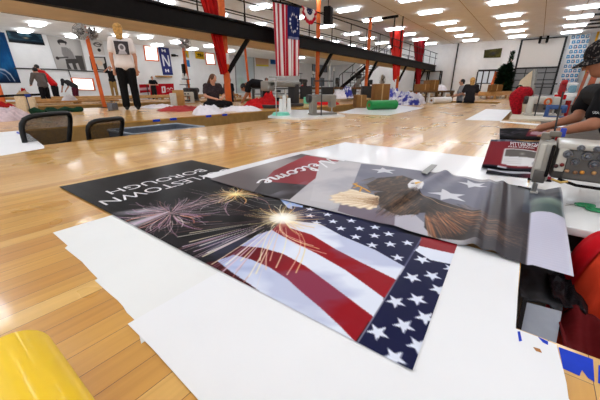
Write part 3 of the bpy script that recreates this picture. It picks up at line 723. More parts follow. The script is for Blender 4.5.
# logo panel
def p_logo(S, T):
    p = Paint(S, T, (232, 232, 232)); n, mrows = 4, 13
    for r in range(mrows):
        for c in range(n):
            if (r + c) % 1 == 0:
                x = (c + .5 + (.25 if r % 2 else -.12)) / n; y = (r + .5) / mrows
                bl = (44, 140, 196) if (r + c) % 3 else (70, 120, 160)
                p.fill((abs(S - x) < .085) & (abs(T - y) < .026), bl); p.fill((abs(S - x) < .035) & (abs(T - y) < .010), (226, 232, 236))
                p.fill((abs(S - x - .1) < .022) & (abs(T - y - .012) < .010), (200, 90, 70) if c % 2 else (120, 160, 190))
    return p.c
q = [WE(571.5, 36), WE(591, 34.5), WE(581, 98), WE(553, 98)]
yl, yr = WE(556, 88).y, WE(586, 80).y
q = [Vector((XE - .3, WE(571.5, 36).y, Z_CEIL - .05)), Vector((XE - .3, WE(591, 34).y, Z_CEIL - .05)), Vector((XE - .3, WE(591, 34).y, -.1)), Vector((XE - .3, WE(566, 60).y, -.1))]
tag(painted('logo_banner', 100, 160, quad_pos(*q), p_logo, POSTER, solid=.02), 'white step-and-repeat banner covered with blue square marks', 'banner')
t = thing('end_pipe', 'thin dark pipe down the end wall corner', 'pipe'); p0 = WE(458, 48); MB().cone((XE - .1, p0.y, 0), (XE - .1, p0.y, Z_CEIL), .06, n=8).build('pipe', DARKM, t)
for i, yy in enumerate((-2.7,)):
    t = thing('yellow_pipe', 'yellow gas pipe up the corner beside the logo banner', 'pipe'); MB().cone((XE - .5, yy, 0), (XE - .5, yy, Z_CEIL), .07, n=10).build('pipe', M('yellow paint', (212, 160, 40), .5), t); MB().cone((XE - .5, yy, 2), (XE - .5, yy, 2.2), .1, n=10).build('coupling', DARKM, t)
for i, x in enumerate((24.4, 26.0, 28.0, 29.4, 31.2)):
    t = thing('ceiling_channel', f'dark ceiling channel {ORD[4 - i]} the end wall by the right wall', 'ceiling channel', (x, -2.2, Z_CEIL), 0, 'dark ceiling channels')
    a = LB(t); a.box((-.05, -.6, -.10), (.05, .55, 0)); a.build('channel', DARKM)
# orange and white panels leaning on the right wall
for i, (u0, u1, vt, mt, nm) in enumerate(((574, 579, 70, ORANGE, 'orange'), (579.3, 581.6, 66, WHITE, 'white'), (582, 588, 70, ORANGE, 'orange'), (588.4, 591.6, 66, WHITE, 'white'), (592, 600, 70, ORANGE, 'orange'), (600.5, 606, 66, WHITE, 'white'))):
    x1, x0 = min(33.4, AY(u0, 92, -2.4).x), AY(u1, 92, -2.4).x; zt_ = AY((u0 + u1) / 2 + 7, vt, -2.4).z
    t = thing('leaning_panel', f'{nm} board on the right wall, {CO[5 - i]} from the camera end', 'board', (x0, -2.4, Z_SUB), 0, 'boards standing along the right wall')
    a = LB(t); a.slab([(0, 0, 0), (x1 - x0, 0, 0), (x1 - x0, -.25, zt_ - Z_SUB), (0, -.25, zt_ - Z_SUB)], (0, -.05, 0)); a.build('board', mt)
    a = LB(t); a.box((0, -.05, 0), (.05, .01, .08)); a.build('foot_block', WOODB)
# ================================================================== NEAR FLOOR
def flat_sheet(name, label, pts, z, mat, cat='paper', th=.0012, group=None, parent=None):
    m = MB(); m.slab([Vector((p[0], p[1], z)) for p in pts], (0, 0, th)); o = m.build(name, mat)
    return tag(o, label, cat, group)
rj = random.Random(3)
# torn long edge
def torn(p, q, n, amp):
    p, q = Vector((p[0], p[1], 0)), Vector((q[0], q[1], 0)); d = (q - p); nn = Vector((-d.y, d.x, 0)).normalized(); out = [p]
    for i in range(1, n): out.append(p + d * (i / n) + nn * rj.uniform(-amp, amp))
    return [(v.x, v.y) for v in out]
pl = [G(53, 233), G(68, 246), G(65, 248.5), G(82, 262), G(90, 271), G(98, 279), G(95, 281), G(112, 296), G(118, 301), G(123, 306.5), G(127, 313), G(134, 319.5), G(137, 325)]
pts = [(v.x, v.y) for v in pl] + [(.17, .5), (.95, .5), (.95, 1.12), (.9, 1.2)]
flat_sheet('paper_sheet', 'white paper sheet with torn left edge under the flag banner', pts, .0006, M('creamy paper sheet', (237, 237, 234), .5, var=.03, scale=3, bump=.15, bscale=5))
pts = [(G(128, 325).x, G(128, 325).y), (G(152, 349).x, G(152, 349).y), (.166, .30), (.15, -.30), (.36, -.30), (.497, -.15)] + [(v.x, v.y) for v in (G(566, 385), G(563, 372), G(559, 358), G(556, 346))] + [(.636, -.115)] + [(v.x, v.y) for v in (G(548, 340), G(540, 337), G(528, 333), G(516, 330))] + [(.95, -.05), (.95, .567)]
pts = [p for p in pts if not (p[1] < -.29)] 
pts = [(G(128, 325).x, G(128, 325).y), (G(152, 349).x, G(152, 349).y), (.166, .30), (.16, .0), (.22, -.26), (.42, -.19)] + [(v.x, v.y) for v in (G(568, 400), G(566, 385), G(563, 372), G(559, 358), G(556, 346))] + [(.634, -.10)] + [(.634, -.062)] + [(.95, -.056), (.95, .567)]
flat_sheet('paper_sheet', 'white paper sheet nearest the camera with straight left edge', pts, .0020, PAPER)
flat_sheet('paper_sheet', 'glossy white sheet on the floor beyond the eagle banner', [(.944, 1.372), (1.136, 1.368), (1.72, 1.36), (2.0, 1.30), (2.385, 1.28), (2.385, -.05), (.99, -.05)], .0062, PAPERS)
# tears in the paper that show wood
TEAR = M('paper tear showing wood', (170, 112, 60), .6)
m = MB()
for q in ([(533, 347), (540, 349), (542, 353), (536, 351)], ):
    m.slab([G(*p, .0034) for p in q], (0, 0, .0003))
tag(m.build('floor_tear', TEAR), 'small brown tear in the white sheet by the pit edge', 'tear')
TAPE = M('blue painters tape', (30, 62, 190), .6, var=.08)
def tape(label, pts, z=.0036):
    m = MB(); m.slab([G(*p, z) for p in pts], (0, 0, .0004)); tag(m.build('tape', TAPE), label, 'tape')
tape('ragged wide blue tape on the bare wood at lower right', [(558.5, 347), (593, 359.5), (594.5, 382), (588, 378), (582, 370), (579.5, 376), (563, 368.5), (561, 358)], .0005)
tape('blue tape corner at the right frame edge', [(598.5, 365), (606, 368), (606, 386), (598, 383)], .0005)
tape('thin blue tape strip by the corner of the pit', [(517.5, 331.5), (520, 331.5), (522, 341), (519, 341.5)])
tape('blue tape strip below the grey bin', [(538, 337), (548, 341.5), (548, 345), (543, 342.5)])
# white work top right of the needle, over the pit
wt = thing('work_table', 'white work table surface beside the near sewing machine', 'table', (1.32, -1.5, 0))
TOPM = M('white laminate top', (236, 236, 234), .3, var=.03, scale=5, coat=.3, bump=.05)
MB().rbox((1.32, -2.2, -.03), (2.385, -.061, .0), .004).build('table_top', TOPM, wt)
for x in (1.42, 2.28):
    for y in (-2.1, -.3): MB().box((x - .025, y - .025, Z_SUB), (x + .025, y + .025, -.03)).build('leg', DARKM, wt)
MB().box((1.40, -2.15, -.12), (1.43, -.2, -.03)).build('apron', DARKM, wt)

# ------------------------------------------------------------------ main flag banner
VINYL = print_mat('glossy vinyl print', .30, .0, .02, .045)
MX0, MX1, MY0, MY1 = .412, 1.15, .072, 1.77
def mpos(S, T):
    X = MX0 + (MX1 - MX0) * S; Y = MY0 + (MY1 - MY0) * T + .055 * (X - MX0) * (1 - T)
    Z = .0040 + .0004 * np.sin(Y * 9) * np.sin(X * 7)
    curl = np.clip((.13 - Y + (X - MX0) * .02) / .06, 0, 1); Z = Z + .002 * curl ** 2
    curl2 = np.clip((.05 - (X - MX0)) / .05, 0, 1); Z = Z + .0015 * curl2
    return X, Y, Z
def px(*l): return [(G(u, v).x, G(u, v).y) for u, v in l]
def zz8(*l): return px(*[(200 + a / 2.2222, 220 + b2 / 2.2222) for a, b2 in l])
fw1, fw2, fw3 = px((171, 214), (236, 195), (283, 219))
rays = []
rr = random.Random(5)
def burst(c, n, r0, r1, cols, w, a0=0, a1=2 * PI, bend=.0, inner=.05, al=(.35, .8)):
    for i in range(n):
        a = rr.uniform(a0, a1); l = rr.uniform(r0, r1); pts = []; k0 = inner * l + rr.random() * .3 * l; sg = rr.choice((-1, 1))
        for q in range(6):
            d = k0 + (l - k0) * q / 5; aa = a + sg * bend * (q / 5) ** 2; pts.append((c[0] + math.cos(aa) * d, c[1] + math.sin(aa) * d))
        rays.append((pts, w * rr.uniform(.6, 1.2), w * rr.uniform(.6, 1.2), rr.choice(cols), rr.uniform(*al)))
pinkw = [(206, 176, 186), (186, 146, 166), (226, 214, 212), (166, 126, 146), (200, 144, 130)]
gold = [(244, 226, 160), (236, 196, 120), (250, 240, 206), (226, 150, 90)]
burst(fw1, 130, .06, .23, pinkw, .0015, bend=.14, al=(.45, .9)); burst(fw1, 30, .12, .24, [(226, 140, 110), (190, 140, 180), (236, 220, 216)], .0019, 2.2, 5.4, .22, .25, (.6, 1))
burst(fw2, 110, .03, .14, gold, .0017, bend=.3, al=(.5, 1)); burst(fw2, 34, .12, .28, pinkw, .0016, 2.2, 6.0, .2, .3, (.5, .9))
burst(fw3, 70, .06, .17, gold, .0015, bend=.15, al=(.5, .95)); burst(fw3, 34, .22, .58, pinkw, .0015, 1.5, 3.7, .05, .25, (.4, .85))
for q in ((178, 238), (183, 248), (194, 253), (203, 258), (212, 266), (221, 275), (236, 272), (249, 278), (256, 275), (200, 247), (215, 252), (230, 262), (241, 262), (190, 243), (208, 254), (226, 266), (190, 234)):
    e = px(q)[0]; k = rr.uniform(.22, .5); s0 = (fw3[0] + (e[0] - fw3[0]) * k, fw3[1] + (e[1] - fw3[1]) * k)
    rays.append(([s0, e], .0010, rr.uniform(.0022, .0036), rr.choice([(236, 230, 214), (216, 190, 206), (240, 226, 190)]), .9))
for q, b2 in (((266, 271), -.02), ((276, 269), .02), ((287, 276), .05), ((296, 274), .05), ((326, 255), -.06), ((319, 250), -.05), ((313, 247), -.05), ((303, 243), -.04), ((270, 262), 0), ((260, 262), -.02)):
    e = px(q)[0]; dx, dy = e[0] - fw3[0], e[1] - fw3[1]; L0 = math.hypot(dx, dy); nx_, ny_ = -dy / L0, dx / L0
    rays.append(([(fw3[0] + dx * t + nx_ * b2 * (math.sin(t * PI)), fw3[1] + dy * t + ny_ * b2 * math.sin(t * PI)) for t in (.25, .4, .55, .7, .85, 1)], .0008, .0020, rr.choice([(244, 232, 190), (240, 214, 150), (236, 196, 170)]), .9))
def i2(*l): return px(*[(280 + a / 4, 190 + b2 / 4) for a, b2 in l])
def i3(*l): return px(*[(330 + a / 4, 240 + b2 / 4) for a, b2 in l])
CST = i2((120, 107), (190, 102), (212, 130), (285, 127), (243, 158), (318, 158), (380, 153), (378, 187), (435, 180), (303, 192), (368, 225), (441, 221), (510, 216), (470, 275), (145, 135), (120, 80))
BST = i3((368, 83), (328, 155), (408, 148), (434, 205), (262, 252), (348, 243), (380, 318), (295, 348), (190, 375), (485, 122)) + px((394, 360), (418, 348))
S2T = [(283, 221), (290, 229), (312, 236), (335, 250), (360, 263), (396, 281)]; S2B = [(384, 299.5), (370, 289), (345, 271), (317, 255), (295, 244), (280, 236), (272, 231)]
S3B = [(373, 318), (352, 302), (332, 287), (305, 267), (283, 255), (262, 249), (240, 247)]; S4B = [(355, 344), (340, 328), (320, 309), (300, 292), (287, 280), (270, 269), (252, 261), (234, 256), (217, 262)]
def mpaint(S, T):
    X = MX0 + (MX1 - MX0) * S; Y = MY0 + (MY1 - MY0) * T + .055 * (X - MX0) * (1 - T)
    p = Paint(X, Y, (10, 8, 10))
    p.fill(np.clip(fbm(X * 7, Y * 7, 4) * 2.4 - 1.2, 0, .3) * (Y > .7) * (Y < 1.3), (58, 46, 54))
    wh, rd, nv, bl = (224, 229, 242), (146, 22, 32), (27, 29, 62), (160, 182, 226)
    p.poly(px((294, 222), (320, 224), (342, 237), (375, 251), (406, 268), *S2T[::-1]), wh)
    p.poly(px(*S2T, *S2B), rd)
    p.poly(px(*S2B[::-1], *S3B, (257, 236)), wh)
    p.poly(px(*S3B[::-1], *S4B), rd)
    p.poly(px(*S4B[::-1], (345, 346), (300, 318), (266, 300), (250, 286), (232, 274)), wh)
    p.poly(px((217, 262), (232, 274), (250, 286), (268, 300), (250, 296), (225, 281), (200, 266)), (64, 16, 22))
    p.poly(px((280, 200), (303, 206.5), (302, 213), (288, 209)), bl)
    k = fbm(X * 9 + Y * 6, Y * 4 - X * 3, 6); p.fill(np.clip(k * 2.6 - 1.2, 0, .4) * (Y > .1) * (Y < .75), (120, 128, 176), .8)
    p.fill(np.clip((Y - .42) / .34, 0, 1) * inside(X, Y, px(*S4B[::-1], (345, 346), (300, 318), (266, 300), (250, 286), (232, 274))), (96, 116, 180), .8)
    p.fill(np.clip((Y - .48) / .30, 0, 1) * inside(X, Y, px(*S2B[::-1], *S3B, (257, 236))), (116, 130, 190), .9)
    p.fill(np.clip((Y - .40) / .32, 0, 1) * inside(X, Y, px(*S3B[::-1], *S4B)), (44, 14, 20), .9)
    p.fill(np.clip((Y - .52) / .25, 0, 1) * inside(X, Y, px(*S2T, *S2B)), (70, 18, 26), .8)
    p.poly(px((292, 207), (330, 212), (420, 238.5), (421, 242), (405, 268), (375, 251), (342, 237), (320, 225), (294, 222)), nv)
    for i, (cx, cy) in enumerate(CST): p.star(cx, cy, .0205, .45, wh)
    p.poly(px((421, 238), (462, 246), (457, 256.5), (419, 247)), (140, 36, 44)); p.poly(px((419, 247), (457.5, 256), (452, 266.5), (430, 262), (414, 252.5)), wh)
    band = px((355.5, 349), (415, 251.5), (430, 261), (452, 266), (462, 262), (440, 330), (412, 390), (390, 380)); p.poly(px((452, 266), (457, 256), (470, 258), (470, 300), (440, 340)), nv); p.poly(band, nv)
    p.seg(px((355.5, 348))[0], px((421, 240))[0], .0014, .0014, (150, 150, 175))
    for i, (cx, cy) in enumerate(BST): p.star(cx, cy, .0238, .9, wh)
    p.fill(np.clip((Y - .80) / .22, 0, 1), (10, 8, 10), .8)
    p.seg(px((132, 226))[0], px((169, 212.5))[0], .034, .006, (214, 211, 220), .85); sx, sy = fw1; d = np.hypot((X - sx + .055) / .10, (Y - sy - .075 + (X - sx) * .6) / .045); p.fill(np.clip(1 - d, 0, 1) ** .7 * (.6 + fbm(X * 25, Y * 25, 2) * .8), (200, 196, 206), .9)
    d = np.hypot((X - sx - .10) / .14, (Y - sy - .02) / .09); p.fill(np.clip(1 - d, 0, 1) * fbm(X * 18, Y * 18, 22), (150, 140, 150), .7)
    p.glow(fw2[0], fw2[1], .12, (190, 166, 120), .55); p.glow(fw3[0], fw3[1], .17, (190, 130, 110), .5, 1.6)
    for pts_, w, w1, c, al in rays:
        n_ = len(pts_) - 1
        for i in range(n_): p.seg(pts_[i], pts_[i + 1], w + (w1 - w) * i / n_, w + (w1 - w) * (i + 1) / n_, c, al)
    p.glow(fw1[0], fw1[1], .02, (240, 200, 200), .8); p.glow(fw2[0], fw2[1], .035, (255, 244, 170), 1, .8); p.glow(fw3[0], fw3[1], .085, (255, 236, 190), 1, .8); p.glow(fw3[0], fw3[1], .052, (255, 255, 250), 1, .4)
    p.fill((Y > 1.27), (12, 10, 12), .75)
    return p.c
def mtext(mb):
    ex = Vector((-1, 0, 0)); ey = Vector((0, -1, 0))
    text_faces(mb, 'DOYLESTOWN', (1.125, 1.395, .0048), ex, ey, .685, .078, 1)
    text_faces(mb, 'BOROUGH', (1.035, 1.515, .0048), ex, ey, .52, .074, 1)
INK = M('white print', (232, 230, 232), .3, var=.02)
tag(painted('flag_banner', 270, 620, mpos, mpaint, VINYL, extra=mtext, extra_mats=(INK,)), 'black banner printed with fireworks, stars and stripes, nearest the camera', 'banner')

VINYL2 = print_mat('folded glossy vinyl print', .30, .0, .02, .06)
# ------------------------------------------------------------------ eagle banner, running under the needle and over the pit
EX0, EX1, EY0, EY1 = .925, 1.755, -.172, 1.285
def eheight(X, Y):
    z = .0085 + 0 * X
    z += .024 * np.exp(-((Y - .36 + (X - 1.35) * .10) / .030) ** 2) * np.clip((X - .95) * 2.2, 0, 1)
    z += .005 * np.exp(-((Y - .26 + (X - 1.35) * .1) / .035) ** 2)
    t = np.clip((.16 - Y) / .10, 0, 1)
    z += .017 * t * np.exp(-((Y - .085 - (X - 1.35) * .06) / .022) ** 2) + .013 * t * np.exp(-((Y - .03 - (X - 1.35) * .05) / .018) ** 2)
    far = np.clip((X - 1.45) / .2, 0, 1)                     # pinned flat under the presser foot
    z = .0085 + (z - .0085) * (1 - far * np.exp(-((Y + .08) / .05) ** 2))
    over = np.clip((-.055 - Y) / .02, 0, 1)                   # past the floor edge
    z += over * .030 * np.exp(-((X - 1.47) / .16) ** 2) * np.sin(np.clip((-.07 - Y) / .105, 0, 1) * PI) ** .7
    z -= over * .012 * np.clip((1.28 - X) / .36, 0, 1) ** 1.6
    z += .024 * np.clip((-.12 - Y) / .05, 0, 1) * far
    return z
def epos(S, T):
    Y = EY0 + (EY1 - EY0) * T
    X = EX0 + .030 * np.clip((-.055 - Y) / .03, 0, 1) * (1 - S) + .012 * np.sin(Y * 5) + (EX1 - EX0 - .03 * np.clip(Y - .7, 0, 1)) * S
    return X, Y, eheight(X, Y)
def z3(*l): return px(*[(320 + a / 4, 140 + b2 / 4) for a, b2 in l])
def z2(*l): return px(*[(180 + a / 4, 140 + b2 / 4) for a, b2 in l])
fe = random.Random(9)
def epaint(S, T):
    X, Y, _ = epos(S, T); p = Paint(X, Y, (176, 172, 174))
    p.fill(np.clip(fbm(X * 5, Y * 5, 12) * 1.4 - .5, 0, .4), (150, 146, 150))
    # left part: grey fade, dark wedge, red band
    p.poly(z2((130, 165), (480, 40), (640, 90), (560, 170), (440, 245), (290, 235)), (150, 142, 140))
    p.fill(np.clip((1.34 - X) * 2.2, 0, .55) * (Y > .86 + (X - .94) * .12), (60, 52, 54)); p.fill(np.clip((X - 1.52) * 5, 0, .8) * (Y > 1.2), (44, 38, 40))
    p.poly(z2((280, 232), (340, 160), (510, 165), (520, 190), (442, 246)), (40, 33, 36))
    p.poly(z2((505, 66), (640, 88), (570, 140), (512, 186), (335, 172), (375, 128)), (152, 24, 38))
    p.fill(np.clip(1 - np.abs((X - 1.22)) * 3, 0, .6) * inside(X, Y, z2((505, 66), (640, 88), (570, 140), (512, 186), (335, 172), (375, 128))), (104, 24, 34), .7)
    p.poly(z2((640, 84), (735, 100), (690, 260), (560, 300), (436, 248), (515, 180)), (186, 182, 184))
    p.poly(z3((0, 85), (160, 100), (130, 190), (75, 265), (-40, 250)), (192, 188, 190))
    # star field behind the eagle
    p.poly(z3((165, 100), (420, 125), (640, 175), (900, 210), (900, 420), (640, 420), (300, 330), (80, 268), (130, 190)), (104, 104, 120))
    p.fill(np.clip(fbm(X * 6, Y * 6, 15) * 2 - .9, 0, .5) * (Y < .86), (140, 138, 150))
    for (c, r) in ((z3((255, 128))[0], .075), (z3((510, 230))[0], .085), (z3((610, 185))[0], .07)): p.star(c[0], c[1], r, .5, (206, 206, 212), .42)
    p.poly(z3((80, 262), (300, 305), (296, 365), (70, 292)), (112, 100, 112)); p.poly(z3((300, 304), (380, 312), (480, 390), (400, 392), (295, 364)), (176, 172, 182))
    # eagle
    br1, br2 = (44, 32, 27), (86, 62, 46)
    p.poly(z3((185, 185), (230, 158), (330, 148), (375, 165), (372, 200), (345, 215), (270, 215), (200, 206)), br1)
    p.poly(z3((215, 218), (340, 203), (385, 215), (425, 262), (390, 310), (320, 314), (240, 282)), br1)
    p.poly(z3((385, 205), (410, 230), (600, 288), (640, 300), (640, 420), (450, 400), (415, 358), (420, 300), (330, 312)), (40, 31, 29))
    p.poly(z3((40, 230), (130, 204), (238, 234), (226, 282), (150, 276), (60, 252)), (226, 204, 172))
    for i, q in enumerate(((52, 232), (48, 246), (66, 256), (92, 264), (124, 270), (158, 277), (196, 283), (86, 218), (124, 207))):
        a = z3((228, 240 + i * 3.2 if i < 7 else 232))[0]; e = z3(q)[0]; p.seg(a, e, .007, .014, (206, 176, 138), 1); p.seg(a, e, .004, .010, (238, 222, 196), 1)
    for i in range(34):
        t = fe.random(); q = (60 + t * 150, 240 + t * 40 + fe.uniform(-28, 6)); a = z3((230, 236 + fe.uniform(0, 36)))[0]; e = z3(q)[0]; m_ = (a[0] + (e[0] - a[0]) * .35, a[1] + (e[1] - a[1]) * .35); p.seg(a, m_, .003, .0015, (126, 88, 56), .9); p.seg(m_, e, .0014, .0010, (176, 132, 92), .8)
    wing = inside(X, Y, z3((185, 185), (230, 158), (330, 148), (375, 165), (372, 200), (345, 215), (270, 215), (200, 206))) | inside(X, Y, z3((215, 218), (340, 203), (385, 215), (425, 262), (390, 310), (320, 314), (240, 282)))
    k = fbm(X * 22 + Y * 30, Y * 60 - X * 12, 31); p.fill(np.clip(k * 5 - 2.6, 0, 1) * wing, (126, 92, 66), .8); p.fill(np.clip(2.0 - k * 5, 0, 1) * wing, (18, 13, 12), .9)
    for i in range(90):
        x0 = fe.uniform(200, 370); y0 = fe.uniform(155, 210); a = z3((x0, y0))[0]; e = z3((x0 - 40, y0 + 10))[0]; p.seg(a, e, .0034, .0016, fe.choice((br2, (138, 104, 74), (22, 16, 14))), .9)
    for i in range(90):
        x0 = fe.uniform(250, 400); y0 = fe.uniform(215, 300); a = z3((x0, y0))[0]; e = z3((x0 - 30, y0 + 22))[0]; p.seg(a, e, .0034, .0016, fe.choice((br2, (160, 116, 76), (20, 15, 13))), .9)
    for i in range(34):
        t = i / 33; a = z3((420 + t * 150, 300 - t * 20 + fe.uniform(0, 30)))[0]; e = z3((440 + t * 280, 410 - t * 90 + fe.uniform(-10, 20)))[0]
        p.seg(a, e, .0042, .0024, fe.choice(((196, 112, 56), (224, 160, 110), (140, 80, 46), (60, 40, 30))), .95)
    for i in range(60):
        x0 = fe.uniform(420, 600); y0 = fe.uniform(262, 340); a = z3((x0, y0))[0]; e = z3((x0 + 25, y0 + 16))[0]; p.seg(a, e, .0036, .0016, fe.choice((br2, (150, 104, 70), (22, 18, 18))), .9)
    p.path(z3((400, 225), (470, 262), (560, 288), (640, 305)), .003, (190, 150, 112), .8)
    for q0, q1, w_ in (((140, 184), (186, 206), .011), ((134, 182), (150, 178), .007), ((150, 192), (132, 198), .006), ((166, 198), (158, 214), .006), ((184, 206), (200, 216), .008)):
        p.seg(z3(q0)[0], z3(q1)[0], w_, w_ * .6, (150, 96, 24), 1); p.seg(z3(q0)[0], z3(q1)[0], w_ * .7, w_ * .4, (232, 168, 54), 1)
    p.poly(z3((350, 184), (362, 170), (378, 163), (396, 168), (406, 180), (412, 200), (404, 212), (390, 216), (378, 212), (362, 208), (352, 198)), (226, 224, 226))
    for i in range(26): q = (fe.uniform(360, 400), fe.uniform(196, 212)); p.seg(z3(q)[0], z3((q[0] - 10, q[1] + 12))[0], .003, .001, fe.choice(((196, 192, 196), (120, 100, 90), (236, 234, 236))), .8)
    p.poly(z3((378, 176), (394, 174), (404, 182), (403, 194), (396, 188), (382, 190)), (238, 182, 48)); p.seg(z3((380, 186))[0], z3((398, 186))[0], .0016, .0012, (120, 80, 20)); p.glow(*z3((370, 180))[0], .011, (20, 16, 14), 1, .4); p.path(z3((360, 174), (368, 174), (376, 177)), .0018, (90, 80, 76))
    # end beyond the eagle: dark border, then pale printed end that hangs over the pit
    p.fill(np.clip((.10 - Y) / .06, 0, 1), (64, 60, 64))
    for i in range(24):
        c = z3((600 + fe.uniform(0, 70), 340 + fe.uniform(-30, 50)))[0]; e = (c[0] - fe.uniform(.0, .06), c[1] - fe.uniform(.05, .16)); p.seg(c, e, .0022, .001, (206, 146, 106), .6)
    p.fill((Y < -.045) & (X > 1.36), (66, 72, 84)); p.fill((Y < -.072) & (X <= 1.36), (196, 194, 210))
    p.fill((Y < -.072) & (X > 1.36) & (X < 1.52), (84, 98, 96)); p.glow(1.50, -.12, .08, (170, 190, 170), .7, 1)  # pale sheen on the hump, painted into the banner colour
    ln = (np.sin(X * 420) * .5 + .5) * ((Y < -.072) & (X < 1.36)); p.fill(ln * .16, (160, 158, 182)); p.fill((Y < -.165), (206, 206, 216), .6)
    return p.c
WSTROKES = [[(0, 1.0), (.08, .5), (.2, 0), (.33, .45), (.46, .92), (.5, .4), (.6, 0), (.76, .5), (.92, 1.08)], [(.86, .16), (1.0, .26), (1.09, .40), (1.02, .5), (.93, .36), (.94, .1), (1.06, .0), (1.2, .2), (1.38, .7), (1.37, 1.0), (1.29, .9), (1.27, .3), (1.33, .0), (1.46, .14)],
            [(1.68, .42), (1.58, .5), (1.48, .28), (1.5, .06), (1.62, 0), (1.76, .18)], [(1.93, .5), (1.8, .34), (1.8, .06), (1.93, 0), (2.05, .2), (2.0, .46), (1.93, .5), (2.0, .40), (2.14, .44), (2.2, .48), (2.21, .0)],
            [(2.21, .1), (2.28, .42), (2.36, .46), (2.38, .3), (2.38, 0)], [(2.38, .1), (2.46, .42), (2.54, .46), (2.56, .3), (2.57, .04), (2.66, .06), (2.8, .26), (2.88, .40), (2.81, .5), (2.73, .36), (2.75, .08), (2.87, 0), (3.04, .2)]]
def catmull(pts, n=6):
    q = [pts[0]] + pts + [pts[-1]]; out = []
    for i in range(1, len(q) - 2):
        for k in range(n):
            t = k / n; out.append(tuple(.5 * (2 * q[i][d] + (-q[i - 1][d] + q[i + 1][d]) * t + (2 * q[i - 1][d] - 5 * q[i][d] + 4 * q[i + 1][d] - q[i + 2][d]) * t * t + (-q[i - 1][d] + 3 * q[i][d] - 3 * q[i + 1][d] + q[i + 2][d]) * t ** 3) for d in (0, 1)))
    return out + [pts[-1]]
def script_word(mb):
    p0, p1 = G(331, 159), G(255, 184); ex = (p1 - p0); L_ = ex.length; ex.normalize(); ey = Vector((ex.y * -1, ex.x, 0)); sc = L_ / 3.04; hh = .12
    for st in WSTROKES:
        c = catmull(st); vs = []; fs = []
        for i, (a, b2) in enumerate(c):
            d0 = Vector(c[max(0, i - 1)]); d1 = Vector(c[min(len(c) - 1, i + 1)]); d = (d1 - d0); d = d.normalized() if d.length else Vector((1, 0))
            w = .0068 * (1.0 + .7 * (-d.y if d.y < 0 else 0))
            P_ = p0 + ex * (a + b2 * .12) * sc + ey * b2 * hh; n = (ex * -d.y + ey * d.x)
            for s in (-1, 1):
                q = P_ + n * w * s; vs.append((q.x, q.y, .0104))
        for i in range(len(c) - 1): fs.append((2 * i, 2 * i + 2, 2 * i + 3, 2 * i + 1))
        mb.add(vs, fs, 1)
tag(painted('eagle_banner', 220, 420, epos, epaint, VINYL2, extra=script_word, extra_mats=(INK,)), 'grey banner printed Welcome with a flying eagle, feeding under the needle', 'banner')
# clear straight-edge lying behind the eagle
m = MB(); q = [G(421, 172, .02), G(427, 174, .02), G(440, 163, .004), G(434, 162.5, .004)]; m.slab(q, (0, 0, -.003))
tag(m.build('ruler', M('smoky ruler', (120, 122, 120), .3, var=.05)), 'grey straightedge poking out behind the eagle print', 'ruler')

# ------------------------------------------------------------------ yellow roll
RCX, RYE = .0142, .57
t = thing('vinyl_roll', 'thick yellow roll lying on the wood floor at lower left', 'roll', (RCX, RYE - .425, 0))
YEL = M('yellow vinyl', (242, 198, 18), .38, var=.02, coat=.2)
r0 = .05
a = LB(t); n = 48; pr = []
a.cone((0, -1.0, r0), (0, .425, r0), r0, r0, 64, cap=False)
vs = []
for i in range(n): vs.append((math.cos(2 * PI * i / n) * r0, .425, r0 + math.sin(2 * PI * i / n) * r0))
for i in range(n): vs.append((math.cos(2 * PI * i / n) * .016, .425, r0 + math.sin(2 * PI * i / n) * .016))
a.add(vs, [(i, n + i, n + (i + 1) % n, (i + 1) % n) for i in range(n)])
a.build('vinyl', YEL)
a = LB(t); a.cone((0, -1.0, r0), (0, .424, r0), .0165, .0165, 32); a.build('cardboard_core', CARD)

